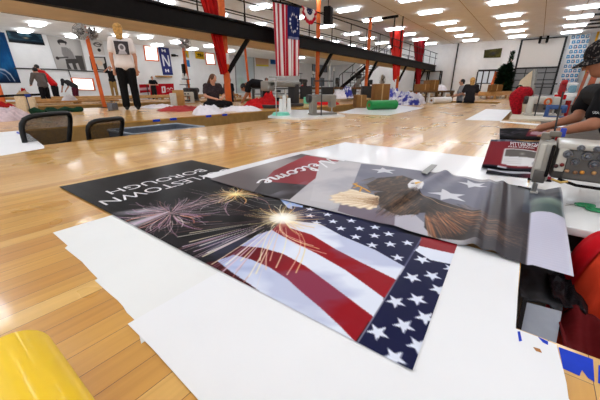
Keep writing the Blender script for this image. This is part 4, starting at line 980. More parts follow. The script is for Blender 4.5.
# ------------------------------------------------------------------ pit contents
GB = M('bin grey plastic', (140, 144, 154), .5, var=.06)
top = [G(522, 301, -.05), G(562, 311.5, -.05), G(555, 350, -.05), G(515, 338, -.05)]
t = thing('grey_bin', 'grey plastic bin standing in the pit below the hanging banner', 'bin', (top[0].x, top[0].y, Z_SUB))
ctr = sum(top, Vector()) / 4
MB().slab(top, (0, 0, -.02)).build('lid', GB, t)
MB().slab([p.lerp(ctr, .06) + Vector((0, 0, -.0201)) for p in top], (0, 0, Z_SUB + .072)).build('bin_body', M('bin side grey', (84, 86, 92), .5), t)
m = MB(); m.slab([top[0] + Vector((0, 0, .0)), top[0].lerp(top[1], .12), top[3].lerp(top[2], .10), top[3]], (0, 0, .012)); m.build('dark_edge', BLACKC, t)
def heap(name, label, cx, cy, rx, ry, hgt, mat, z=0, seed=0, rot=0, cat='cloth', group=None, n=56, rough=.45, freq=6.):
    """crumpled pile of cloth: closed height field with folded surface"""
    m = MB(); vs = []; rot_ = Matrix.Rotation(rot, 3, 'Z')
    N_ = n; K = 18
    for k in range(K + 1):
        for i in range(N_):
            a_ = 2 * PI * i / N_; r = k / K; q = Vector((math.cos(a_) * r, math.sin(a_) * r, 0))
            nz = mnoise.fractal(Vector((q.x * freq * .6 + seed * 3.1, q.y * freq + seed, seed)), .8, 2.2, 4)
            edge = 1 + .22 * mnoise.noise(Vector((math.cos(a_) * 2 + seed, math.sin(a_) * 2, seed * 2.)))
            zz_ = hgt * (max(0, 1 - r ** 3.2)) * (.82 + rough * nz) + (.004 if k < K else 0)
            fold = mnoise.noise(Vector((q.x * 7 + seed, q.y * 7, 3.3 + seed))) * .06
            p = rot_ @ Vector(((q.x + fold) * rx * edge, (q.y + fold) * ry * edge, 0)); vs.append((cx + p.x, cy + p.y, z + max(.002, zz_)))
    fs = [(k * N_ + i, k * N_ + (i + 1) % N_, (k + 1) * N_ + (i + 1) % N_, (k + 1) * N_ + i) for k in range(K) for i in range(N_)]
    fs = [f[::-1] for f in fs]
    m.add(vs, fs, 0, True)
    base = [(vs[K * N_ + i][0], vs[K * N_ + i][1], z) for i in range(N_)]
    m.add(base, [list(range(N_))[::-1]])
    return tag(m.build(name, mat), label, cat, group)
# maroon cloth hanging into the pit, red bag
MAR = M('maroon cloth', (92, 12, 16), .8, var=.15, scale=10, bump=.3, bscale=20)
def mar(s, t_):
    x = .652 + .30 * t_; y = -.150 - .40 * s
    z = -.055 - .05 * t_ + .02 * math.sin(s * 26 + t_ * 4) + .012 * math.sin(s * 55 + 2)
    return (x, y, z)
m = MB(); m.grid(60, 20, mar); o = m.build('maroon_cloth', MAR); md = o.modifiers.new('t', 'SOLIDIFY'); md.thickness = .004
tag(o, 'dark maroon cloth folded along the pit edge at lower right', 'cloth')
RED2 = M('orange red cloth', (212, 62, 34), .75, var=.10, scale=9, bump=.25, bscale=14)
bcx, bcy = G(610, 288, -.12).x, G(610, 288, -.12).y
def bagf(s, t_):
    a_ = s * 2 * PI; r = math.sin(min(1, t_ * 1.02) * PI * .5 + .0001) ** .6
    z = .055 - .56 * t_ ** 1.7
    rr_ = .02 + .125 * r * (1 + .10 * math.sin(a_ * 5 + t_ * 5) + .05 * math.sin(a_ * 11 + t_ * 9)) * (1 - .25 * max(0, t_ - .7))
    return (bcx + math.cos(a_) * rr_ * 1.35, bcy + math.sin(a_) * rr_ * .85, z)
tb = thing('cloth_bundle', 'bright red and orange cloth bundle standing in the pit', 'cloth bundle', (bcx, bcy, -.5))
m = MB(); m.grid(64, 30, bagf); m.build('orange_cloth', RED2, tb)
def bagf2(s, t_):
    a_ = PI * (.12 + s * .55); x, y, z = bagf(a_ / (2 * PI), .0 + t_ * .9)
    return (bcx + (x - bcx) * 1.05, bcy + (y - bcy) * 1.05, z + .004)
m = MB(); m.grid(30, 24, bagf2); o = m.build('red_flap', M('bright red cloth', (196, 14, 28), .7, var=.08, bump=.2, bscale=20), tb)
def sheet_px(name, label, q, mat, amp=.012, seed=1, cat='cloth', n=(24, 24)):
    c = [G(u, v, z) for u, v, z in q]
    m = MB(); m.grid(n[0], n[1], lambda s, t_: (c[0] * ((1 - s) * (1 - t_)) + c[1] * (s * (1 - t_)) + c[2] * (s * t_) + c[3] * ((1 - s) * t_)) + Vector((0, 0, amp * (math.sin(s * 9 + seed + t_ * 3) * .5 + mnoise.noise(Vector((s * 5, t_ * 5, seed)))))))
    o = m.build(name, mat); md = o.modifiers.new('t', 'SOLIDIFY'); md.thickness = .003; md.offset = -1
    return tag(o, label, cat)
sheet_px('dark_cloth', 'dark grey cloth in the pit between the banner and the grey bin', [(520, 296, -.075), (562, 309, -.075), (566, 268, -.16), (512, 258, -.14)], M('charcoal cloth', (54, 54, 57), .7, var=.15), .008, 3)
sheet_px('black_scrap', 'black sequinned cloth bunched beside the red bundle', [(552, 296, -.07), (590, 318, -.10), (586, 268, -.16), (548, 270, -.12)], M('black sequins', (18, 15, 19), .6, var=.6, scale=120, bump=.6, bscale=120), .02, 7)
# ------------------------------------------------------------------ near sewing machine
sm = thing('sewing_machine', 'grey industrial sewing machine with dials at right, needle in the eagle banner', 'sewing machine', (1.68, -.3, 0))
LIGHT, DARK_ = LIGHTENAMEL, M('machine dark panel', (84, 80, 76), .4, var=.1, scale=30, coat=.3)
m = MB(); m.rbox((1.615, -.108, .074), (1.75, -.050, .242), .012); hd0 = m.build('head', M('head pale grey', (168, 162, 152), .35, coat=.4, var=.06), sm)
m = MB(); m.rbox((1.607, -.100, .070), (1.62, -.056, .122), .004); m.build('dark_plate', DARK_, hd0)
m = MB(); m.rbox((1.606, -.076, .128), (1.618, -.054, .236), .004); m.build('face_plate', LIGHT, hd0)
m = MB(); m.rbox((1.60, -.105, .10), (1.615, -.093, .235), .005); m.build('lever_slot', BLACK, hd0)
m = MB(); m.rbox((1.62, -.72, .095), (1.78, -.11, .235), .016); m.rbox((1.62, -.95, 0.0), (1.80, -.70, .235), .02); m.build('arm', DARK_, sm)
m = MB(); m.rbox((1.60, -.72, .222), (1.79, -.112, .246), .006); m.build('top_cover', LIGHT, sm)
m = MB(); m.rbox((1.606, -.72, .105), (1.624, -.150, .222), .005); fp0 = m.build('front_panel', M('machine mid panel', (98, 94, 90), .4, var=.1, scale=20, coat=.3), sm)
m = MB(); m.rbox((1.600, -.150, .13), (1.622, -.118, .228), .005); m.build('cover_strip', LIGHT, sm)
DIAL = M('dial grey', (104, 106, 112), .3, .5)
for (u, v, r) in ((568, 154, .0155), (581, 148, .012), (587, 156, .0155), (575, 162, .013), (594, 164, .0155), (597, 149, .011), (603, 157, .014)):
    c = AX(u, v, 1.606); m = MB(); m.cone(c, c - Vector((.014, 0, 0)), r * 1.15, r, 20); m.cone(c - Vector((.014, 0, 0)), c - Vector((.026, 0, 0)), r * .62, r * .5, 16); m.ell(c - Vector((.026, 0, 0)), (r * .3, r * .5, r * .5), 12, 8); m.build('tension_dial', DIAL, fp0)
for (u, v, col) in ((562, 165, (120, 40, 36)), (556, 166, (70, 40, 40)), (582, 172.5, (226, 150, 60)), (594, 173, (200, 150, 96)), (567, 171, (170, 130, 96)), (575, 172.5, (140, 100, 70))):
    c = AX(u, v, 1.598); m = MB(); m.ell(c, .008, 12, 8); m.cone(c, c + Vector((.03, 0, 0)), .004, n=8); m.build('thread_guide', M('guide %d' % u, col, .3, .5), fp0)
m = MB(); m.cone((1.663, -.080, .055), (1.663, -.080, .012), .0055, n=12); m.cone((1.663, -.080, .03), (1.663, -.080, .001), .0016, n=8); m.build('needle_bar', STEEL, hd0)
m = MB(); m.cone((1.672, -.071, .06), (1.672, -.071, .016), .005, n=10); m.rbox((1.640, -.092, .0095), (1.69, -.064, .016), .002); m.cone((1.640, -.086, .014), (1.625, -.086, .022), .004, n=8); m.build('presser_foot', STEEL, hd0)
m = MB(); m.tube([(1.60, -.14, .10), (1.59, -.2, .086), (1.60, -.3, .082), (1.6, -.45, .083)], .006); m.build('lift_rod', BLACK, sm)
m = MB(); m.tube([(1.59, -.12, .098), (1.57, -.15, .094), (1.58, -.17, .1)], .005); m.build('brass_hook', M('brass', (196, 160, 90), .3, .7), sm)
m = MB(); m.rbox((1.66, -.085, .245), (1.70, -.05, .275), .005); m.rbox((1.655, -.115, .262), (1.705, -.075, .283), .005); m.build('thread_clamp', M('clamp grey', (120, 112, 100), .4), sm)
m = MB(); m.rbox((1.67, -.128, .262), (1.69, -.108, .298), .004); m.build('blue_clip', M('blue plastic', (44, 60, 160), .4), sm)
m = MB(); m.tube([(1.68, -.09, .28), (1.68, -.085, .36), (1.685, -.082, .44)], .0035, 6); m.build('thread_stand', DARKM, sm)
m = MB(); m.slab([(1.64, -.30, .246), (1.78, -.30, .246), (1.78, -.33, .36), (1.64, -.33, .36)], (0, -.16, 0)); m.build('white_cover', WHITE, sm)
m = MB(); m.rbox((1.63, -.13, -.03), (1.72, -.03, .0025), .002); m.build('needle_plate', STEEL, sm)
# scissors
GREEN = M('green scissor plastic', (14, 128, 74), .35, coat=.3)
t = thing('scissors', 'green handled scissors on the white table beside the needle', 'scissors', (1.55, -.25, 0))
m = MB(); c1 = G(585, 205, .008); c2 = G(597, 210, .008)
for c, ang2 in ((c1, .3), (c2, -.1)):
    pts = [c + Matrix.Rotation(ang2, 3, 'Z') @ Vector((math.cos(q * PI / 12) * .014, math.sin(q * PI / 12) * .030, 0)) for q in range(24)]; m.tube(pts, .0055, 8, 0, True)
m.tube([c1 + Vector((0, .028, 0)), G(576, 204.5, .008)], .006); m.tube([c2 + Vector((-.01, .02, 0)), c1 + Vector((-.006, .0, 0))], .006); m.build('handles', GREEN, t)
pv = G(577, 205, .006); e1 = G(566, 204, .004)
m = MB(); m.slab([pv + Vector((.005, 0, 0)), pv - Vector((.005, 0, 0)), e1], (0, 0, .002)); m.slab([pv + Vector((.007, 0, .002)), pv + Vector((-.003, 0, .002)), G(565, 205.5, .004)], (0, 0, .002)); m.build('blades', STEEL, t)
t = thing('seam_ripper', 'slim dark awl lying on the white table left of the needle', 'tool')
MB().cone(G(521, 187.2, .008), G(533, 189.4, .012), .004, n=8).build('shaft', DARKM, t); MB().cone(G(518, 186.6, .008), G(522, 187.3, .008), .0055, n=8).build('grip', BLACK, t)
# ------------------------------------------------------------------ folded red printed flags
def p_red(S, T):
    p = Paint(S, T, (122, 34, 42)); p.fill(T > .90, (70, 72, 84)); p.fill(np.clip(fbm(S * 12, T * 3, 3) * 3 - 1.3, 0, 1) * (T > .9), (150, 150, 160))
    p.poly([(.30, .10), (1, .06), (1, .58), (.30, .60)], (214, 212, 212)); p.poly([(.33, .34), (.95, .30), (.95, .55), (.33, .57)], (96, 90, 86)); p.glow(.62, .42, .08, (180, 176, 170), .8)
    for i in range(5): p.seg((.33, .14 + i * .035), (.62, .13 + i * .035), .006, .006, (160, 156, 156), .6)
    p.glow(.88, .15, .1, (40, 38, 38), .9, .5); p.fill(T < .04, (30, 30, 38)); p.fill((T < .04) & (S > .25) & (S < .4), (190, 196, 204)); return p.c
def printed_panel(name, label, q, h, z, painter, txt=None, n=(70, 50)):
    c = [G(*p, z + h) for p in q]
    def pos(S, T):
        X, Y, Z = quad_pos(*[tuple(v) for v in c])(S, T); return X, Y, Z + .004 * np.sin(S * 9 + T * 5)
    def ex(mb):
        mb.slab([v + Vector((0, 0, -.006)) for v in c], (0, 0, -h + .007), 1)
        if txt: txt(mb, c)
    o = painted(name, n[0], n[1], pos, painter, FABRIC, extra=ex, extra_mats=(M('folded black cloth edge', (34, 30, 36), .7, var=.5, scale=20), INK))
    return tag(o, label, 'folded banner', 'folded printed banners')
def txt1(mb, c):
    lx = (c[2] - c[3]).normalized(); o = c[0].lerp(c[3], .70) + (c[1] - c[0]) * .48; ey = (c[3] - c[0])
    text_faces(mb, 'PITTSBURGH', o + Vector((0, 0, .006)), lx, ey, (c[1] - c[0]).length * .62, ey.length * .17, 2, .001)
    o = c[0].lerp(c[3], .62) + (c[1] - c[0]) * .42; text_faces(mb, 'AREA SCHOOL', o + Vector((0, 0, .006)), lx, ey, (c[1] - c[0]).length * .56, ey.length * .06, 2, .001)
printed_panel('folded_banner', 'folded banner with black and red edge, underneath the stack by the needle', [(486, 173.5), (552, 180), (550, 168), (489, 164)], .012, 0, lambda S, T: (lambda p: (p.fill(np.clip(S * 3 - 1.5, 0, 1), (130, 34, 48)), p.fill(np.abs(T - .4) < .12, (206, 206, 212), .8), p.c)[-1])(Paint(S, T, (38, 36, 44))), n=(40, 20))
printed_panel('folded_banner', 'maroon folded banner with white lettering, on top of the stack', [(482, 166), (546, 172), (545, 142), (491, 139)], .012, .013, p_red, txt1)
printed_panel('folded_banner', 'black and red printed banner held flat by the seated man', [(500, 137.5), (540, 138.5), (548, 128.5), (500, 128)], .02, .0, lambda S, T: (lambda p: (p.fill(np.clip(fbm(S * 7, T * 6, 4) * 3 - 1.3, 0, .8) * (S < .6), (84, 78, 86)), p.fill(S > .62, (100, 26, 40)), p.fill((S > .70) & (np.abs(T - .5) < .2), (206, 196, 200), .6), p.fill(T < .15, (24, 22, 24)), p.c)[-1])(Paint(S, T, (16, 14, 17))), n=(50, 30))
# ================================================================== OPERATOR ON THE RIGHT
ox, oy = 2.95, -.62
def oj(p): return (p[0] - ox, p[1] - oy, p[2] - Z_SUB)
hd_ = D(605, 61, 2.04)
wl_, wr_ = D(562, 133, 2.1), D(553, 126, 2.45)
TEE = M('black t-shirt', (17, 16, 18), .85, var=.15, scale=12, bump=.2, bscale=14)
JEAN = M('dark trousers', (34, 34, 40), .85, var=.15)
op, OP, ok_ = person('seated man in black t-shirt, cap and glasses reaching over the sewing floor', (ox, oy, Z_SUB), 0, 1.74,
    dict(head=oj(hd_), neck=oj((hd_.x, hd_.y - .10, hd_.z - .135)), chest=oj((2.95, -.52, .22)), waist=oj((2.96, -.60, .02)), hip=oj((2.96, -.62, -.20)),
         sl=oj(D(610, 98, 1.92)), sr=oj(D(592, 96, 2.4)), el=oj(D(594, 126, 1.92)), er=oj(D(577, 119, 2.35)), wl=oj(wl_), wr=oj(wr_),
         kl=oj((2.85, -.22, -.30)), kr=oj((3.08, -.22, -.30)), al=oj((2.85, -.25, -.69)), ar=oj((3.08, -.25, -.69))),
    TEE, JEAN, 'grey', 0, SKIN_DARK, voxel=.011, headdir=(-.12, .92, -.36))
R_ = Vector((-.12, .92, -.36)).normalized(); rt_ = R_.cross(Vector((0, 0, 1))).normalized(); up_ = rt_.cross(R_); hc = OP['head']; hr = .1
def hp(a, b2, c): return hc + R_ * a * hr + rt_ * b2 * hr + up_ * c * hr
Mh_ = Matrix((rt_, R_, up_)).transposed()
CAP = M2('black speckled cap', (24, 21, 22), (120, 110, 104), 75., .85, 0.)
CAP.node_tree.nodes['Color Ramp'].color_ramp.elements[0].position = .56; CAP.node_tree.nodes['Color Ramp'].color_ramp.elements[1].position = .66
m = MB()
def capf(s, t_):
    a_ = s * 2 * PI; e = t_ * PI / 2; r = math.cos(e) ** .8
    return hp(math.cos(a_) * r * 1.08 - .05, math.sin(a_) * r * .92, .42 + math.sin(e) * .92)
m.grid(36, 10, capf); m.grid(36, 2, lambda s, t_: hp(math.cos(s * 2 * PI) * 1.09 - .05, math.sin(s * 2 * PI) * .93, .30 + t_ * .14))
m.build('cap_crown', CAP, op)
m = MB()
def brim(s, t_, o=0.):
    a_ = (s - .5) * 2 * 1.25; q = .98 + t_ * .80 * math.cos(a_) ** .35 if abs(a_) < 1.5 else 1
    return hp(math.cos(a_) * (.95 + t_ * .85) - .05, math.sin(a_) * (.92 + .05 * t_), .36 - .28 * t_ - .20 * (math.sin(a_)) ** 2 * (1) + o)
m.grid(24, 8, brim); m.grid(24, 8, lambda s, t_: brim(1 - s, t_, -.06)); m.build('cap_brim', CAP, op)
m = MB()
FR = M('thin dark glasses frame', (60, 52, 48), .3, .6)
for s in (-1, 1):
    m.tube([hp(1.12 + .0, s * .36 + .25 * math.cos(q * PI / 10), .0 + .2 * math.sin(q * PI / 10)) for q in range(20)], .0022, 6, 0, True)
    m.tube([hp(1.10, s * .62, .06), hp(.6, s * .80, .08), hp(-.05, s * .86, .06)], .0022, 6)
m.tube([hp(1.13, -.1, .04), hp(1.16, 0, .07), hp(1.13, .1, .04)], .0022, 6); m.build('glasses', FR, op)
m = MB()
m.ell(hp(.98, 0, -.56), (hr * .22, hr * .06, hr * .045), 14, 8, 0, Mh_); m.build('mouth', M('lips', (150, 88, 78), .5), op)
m = MB(); c = D(592, 113, 1.84)
text_faces(m, 'USA MADE', D(592.5, 113.5, 1.83), Vector((-.05, -.95, -.05)), Vector((0, .1, 1)), .075, .014, 0, .001)
m.build('sleeve_text', WHITE, op)
t = thing('wrist_watch', 'blue banded watch-like clip at the seated man\'s wrist', 'watch') if False else None

# ================================================================== BACKGROUND MACHINES AND CLUTTER
def machine(name, label, p, rz, s, body, group='background sewing machines', stand=True, cones=3, conecol=None):
    t = thing(name, label, 'sewing machine', p, rz, group)
    a = LB(t); a.rbox((-.28 * s, -.09 * s, 0), (.26 * s, .09 * s, .035 * s), .01 * s); a.build('bed', body)
    a = LB(t); a.rbox((.14 * s, -.075 * s, .03 * s), (.25 * s, .075 * s, .33 * s), .02 * s); a.build('column', body)
    a = LB(t); a.rbox((-.25 * s, -.06 * s, .23 * s), (.25 * s, .06 * s, .36 * s), .025 * s); a.build('arm', body)
    a = LB(t); a.rbox((-.27 * s, -.065 * s, .13 * s), (-.15 * s, .065 * s, .35 * s), .02 * s); hd1 = a.build('head', body)
    a = LB(t); a.cone((-.21 * s, 0, .13 * s), (-.21 * s, 0, .05 * s), .012 * s); a.rbox((-.235 * s, -.03 * s, .036 * s), (-.185 * s, .03 * s, .052 * s), .004 * s); a.build('needle_bar', STEEL, hd1)
    a = LB(t); a.cone((.25 * s, 0, .29 * s), (.31 * s, 0, .29 * s), .075 * s, n=20); a.build('handwheel', DARKM)
    for q in range(2):
        a = LB(t); a.cone((-.05 * s + q * .1 * s, -.06 * s, .30 * s), (-.05 * s + q * .1 * s, -.085 * s, .30 * s), .025 * s); a.build('dial', DARKM)
    if stand:
        a = LB(t); a.cone((.1 * s, .16 * s, 0), (.1 * s, .16 * s, .62 * s), .012 * s, n=8); a.box((-.12 * s, .14 * s, .58 * s), (.24 * s, .17 * s, .60 * s)); a.build('thread_stand', DARKM)
    for q in range(cones):
        tc_ = tag(MB().cone(local(t) @ Vector((-.06 * s + q * .15 * s, .155 * s, .602 * s)), local(t) @ Vector((-.06 * s + q * .15 * s, .155 * s, .74 * s)), .045 * s, .022 * s, 14).build('thread_cone', (conecol or [WHITE])[q % len(conecol or [1])]), f'{CO[q]} thread cone on ' + label, 'thread cone', 'thread cones')
    return t
# machine with bobbins right of the pit
t = thing('machine_slab', 'white slab under the bobbin machine at the pit edge', 'table', (4.6, 3.4, 0))
MB().slab([G(268, 118, .0), G(300, 120.3, 0), G(345, 117, 0), G(322, 111.5, 0), G(283, 111, 0)], (0, 0, .03)).build('table_top', TOPM, t)
P0 = G(322, 114.5, .03)
machine('sewing_machine', 'grey sewing machine on the white slab left of the orange column', P0, math.radians(150), .92, GREYPAINT, cones=0)
for q, (u, vb, hgt) in enumerate(((281, 108, .17), (284.5, 107.5, .24), (289, 107.5, .18))):
    p = G(u, vb + 5, .03)
    tag(MB().cone(p, p + Vector((0, 0, .05)), .035, .035, 14).cone(p + Vector((0, 0, .05)), p + Vector((0, 0, .08 + hgt)), .04, .03, 14).build('thread_cone', WHITE), ('left short', 'tall middle', 'right short')[q] + ' white thread cone on the white slab', 'thread cone', 'white thread cones on the slab')
p = G(281, 115, .03); tag(MB().cone(p, p + Vector((0, 0, .045)), .16, .13, 24).build('plastic_tray', M('teal plastic', (110, 196, 170), .4)), 'pale teal round tray on the white slab', 'tray')
p = G(276.5, 116, .03); tag(MB().tube([p, p + Vector((0, 0, .42)), p + Vector((.02, .0, .62))], .009, 8).tube([p + Vector((-.1, .05, .60)), p + Vector((.15, -.1, .60))], .009, 6).build('thread_stand', STEEL), 'thin steel thread stand at the left end of the white slab', 'thread stand')
p = AY(285, 92, 5.2)
t = thing('long_arm_machine', 'long grey arm machine standing behind the white thread cones', 'sewing machine', (p.x, 5.2, 0))
yy = 5.2
MB().rbox(AY(270, 87, yy), AY(301, 81.5, yy) + Vector((0, .25, 0)), .03).build('arm', GREYPAINT, t); MB().rbox(AY(268, 91, yy), AY(275, 81, yy) + Vector((0, .25, 0)), .03).build('head', GREYPAINT, t)
q0 = AY(296, 100, yy); MB().rbox((q0.x - .05, yy, 0), (q0.x + .16, yy + .25, AY(296, 83, yy).z), .03).build('column', M('dark machine', (52, 50, 50), .4), t); MB().rbox((AY(268, 100, yy).x, yy - .05, 0), (q0.x + .3, yy + .3, .08), .02).build('bed', DARKM, t)
MB().cone(AY(278, 92.5, yy - .02), AY(278, 90, yy - .02), .07).build('dial', DARKM, t)
# papers beyond
flat_sheet('paper_sheet', 'white sheet on the floor at the far left beside the chairs', [(.0, 4.6), (.42, 2.99), (.70, 3.1), (.73, 3.22), (.86, 4.2), (.88, 4.7)], .0006, PAPER)
flat_sheet('paper_sheet', 'white sheet on the floor under the green roll', [(v.x, v.y) for v in (G(338, 113), G(388, 115.5), G(424, 108), G(398, 105), G(364, 106))], .0006, PAPERS)
flat_sheet('paper_sheet', 'white sheet on the floor in front of the red draped machine', [(v.x, v.y) for v in (G(465, 120), G(501, 121), G(512, 110), G(486, 109))], .0006, PAPER)
flat_sheet('paper_sheet', 'narrow white strip in front of the far machine table', [(v.x, v.y) for v in (G(500, 121), G(500, 122.3), G(560, 127.5), G(566, 126))], .0008, PAPER)
# pen / blue stick
tag(MB().cone(G(17.5, 132.5, .01), G(23, 134.5, .01), .01, n=8).build('marker_pen', M('pen blue', (40, 60, 190), .4)), 'small blue marker on the white sheet by the chairs', 'pen')
# green roll
p0, p1 = G(369, 107.5, .055), G(395, 106.8, .055)
t = thing('vinyl_roll', 'dark green roll lying on the white sheet beyond the wood floor', 'roll', (p0.x, p0.y, 0))
MB().cone(p0 + Vector((0, 0, .05)), p1 + Vector((0, 0, .05)), .105, n=28).build('vinyl', M('green vinyl', (24, 132, 62), .4, var=.05), t); MB().cone(p0.lerp(p1, -.012) + Vector((0, 0, .05)), p0 + Vector((0, 0, .05)), .04, n=16).build('core', CARD, t)
p0, p1 = G(431, 103.6, .0), G(449, 102.8, .0)
t = thing('paper_roll', 'white roll lying on the far wood floor before the bench', 'roll', (p0.x, p0.y, 0))
MB().cone(p0 + Vector((0, 0, .1)), p1 + Vector((0, 0, .1)), .10, n=24).build('paper', PAPER, t); MB().cone(p0.lerp(p1, -.01) + Vector((0, 0, .1)), p0 + Vector((0, 0, .1)), .04, n=16).build('core', CARD, t)
# boxes and cloth in the middle distance
def cbox(label, u0, u1, vt, vb, z0=0., dep=.5, mat=CARD, cat='box', group='brown boxes in the middle distance', name='cardboard_box', flaps=True):
    p = G((u0 + u1) / 2, vb, z0); d = (p - Vector((0, 0, H))).dot(Vector((cyw * cp, syw * cp, -sp)))
    a_, b_ = D(u0, vb, d), D(u1, vb, d); w = (b_ - a_).length; hgt = D((u0 + u1) / 2, vt, d).z - p.z
    rz = math.atan2(b_.y - a_.y, b_.x - a_.x)
    t = thing(name, label, cat, (p.x, p.y, z0), rz, group)
    a = LB(t); a.rbox((-w / 2, 0, 0), (w / 2, dep, hgt), .01); a.build('box_body', mat)
    if flaps:
        a = LB(t); a.box((-w * .04, -.004, hgt * .1), (w * .04, 0, hgt)); a.box((-w * .04, 0, hgt), (w * .04, dep, hgt + .004)); a.build('tape_strip', M('packing tape', (176, 140, 90), .3))
    return t
cbox('tall brown cardboard box beside the blue and white cloth', 374, 388.5, 84, 105, dep=.5)
cbox('open brown cardboard box left of the tall box', 356, 366, 95, 108, dep=.5)
cbox('low brown cardboard box leaning by the green roll', 364, 372, 100, 107, dep=.4)
def far_heap(name, label, u0, u1, vt, vb, mat, z0=0., seed=1, group=None, dep=.45, rough=.45):
    p = G((u0 + u1) / 2, vb, z0); d = (p - Vector((0, 0, H))).dot(Vector((cyw * cp, syw * cp, -sp)))
    a_, b_ = D(u0, vb, d), D(u1, vb, d); w = (b_ - a_).length; hgt = max(.05, D((u0 + u1) / 2, vt, d).z - z0)
    return heap(name, label, p.x + .2 * syw * 0, p.y + dep * .3, w / 2, dep, hgt, mat, z0, seed, math.atan2(b_.y - a_.y, b_.x - a_.x), group=group, rough=rough)
far_heap('cloth_heap', 'blue and white cloth heap spilling between the boxes and the bench', 398, 424, 92, 104.5, M2('blue printed white cloth', (58, 62, 150), (226, 224, 232), 5.), seed=3, dep=.5)
far_heap('cloth_heap', 'mostly white cloth heap right of the tall brown box', 386, 406, 88.5, 103, M2('white cloth with blue patches', (228, 226, 232), (70, 74, 160), 4.), seed=4, dep=.5)
far_heap('cloth_heap', 'white cloth tail over the right end of the blue heap', 412, 428, 94, 103.5, WHITEC, seed=14, dep=.3)
far_heap('cloth_heap', 'white cloth pile in front of the steel stairs', 335, 350, 90, 98.5, WHITEC, z0=.1, seed=5, dep=.5)
far_heap('cloth_heap', 'deep blue cloth on top of the pile by the stairs', 343, 356, 87, 98, M2('blue printed white cloth', (58, 62, 150), (226, 224, 232), 5.), z0=.1, seed=6, dep=.5)
far_heap('cloth_heap', 'red cloth pile on the platform right of the orange column', 318, 342, 98, 104.5, REDC, seed=7, dep=.4)
p = G(326, 101, .0); tag(MB().rbox(Vector((AY(316, 98.6, 5.6).x, 5.6, 0)), AY(336, 96.5, 5.6) + Vector((0, .5, 0)), .02).build('foam_sheet', M('mint foam', (120, 214, 180), .5)), 'mint green foam block behind the red cloth pile', 'foam block')
far_heap('cloth_heap', 'white cloth heap on the platform edge below the bending man', 199, 228, 105.5, 113.5, WHITEC, seed=8, dep=.5)
far_heap('cloth_heap', 'white cloth tail draped right of the white heap', 222, 265, 106, 110.8, WHITEC, seed=9, dep=.35)
far_heap('cloth_heap', 'red cloth heap in front of the bending man', 246, 290, 98.5, 107.5, REDC, seed=10, dep=.5)
far_heap('cloth_heap', 'bright red cloth mound right of the bending man', 265, 280, 92.5, 104, REDC, seed=11, dep=.5)
far_heap('cloth_heap', 'red white striped cloth spread flat on the platform', 165, 206, 106, 110.5, M('faded red cloth', (168, 60, 58), .8, var=.25, scale=4), seed=12, dep=.5)
far_heap('cloth_heap', 'lilac white cloth spread at the back of the platform', 146, 178, 104.5, 107.5, WHITEC, seed=13, dep=.5)
far_heap('cloth_heap', 'pinkish white cloth heap at the left edge behind the chairs', -24, 22, 107, 121, M('pinkish cloth', (206, 184, 186), .85, var=.2, scale=14, bump=.3, bscale=20), seed=15, dep=.6)
far_heap('cloth_heap', 'red cloth on the platform at the far left edge', -14, 9, 102, 107.5, REDC, seed=16, dep=.4)
# platform edge tape marks
for i, (u, v) in enumerate(((155, 119.6), (171, 118.2), (206, 115.4), (223, 114.2))):
    p = G(u, v - .4); w = .06
    tag(MB().box((p.x - w, 4.744, -.035), (p.x + w, 4.7495, .001)).build('tape', TAPE), f'{CO[i]} small blue tape mark from the left on the platform edge', 'tape', 'tape marks on the platform edge')
# grey bin in the pit
t = thing('storage_bin', 'long grey storage bin in the pit beside the chairs', 'bin', (1.75, 4.0, -.5))
bz, tz = -.52, -.045
q = [G(107, 134, tz), G(150, 128.5, tz), G(140, 123, tz), G(109, 126, tz)]
x0, x1, y0, y1 = 1.66, 2.62, 3.62, 4.30
m = MB()
for a_, b_ in (((x0, y0), (x1, y0 + .02)), ((x0, y1 - .02), (x1, y1)), ((x0, y0), (x0 + .02, y1)), ((x1 - .02, y0), (x1, y1))): m.box((*a_, Z_SUB), (*b_, tz))
m.box((x0, y0, Z_SUB), (x1, y1, Z_SUB + .02)); m.build('bin_body', M('storage bin grey', (92, 98, 108), .45), t)
m = MB(); m.tube([(x0, y0, tz), (x1, y0, tz), (x1, y1, tz), (x0, y1, tz)], .016, 8, 0, True); m.build('rim', M('bin rim', (150, 156, 164), .4), t)
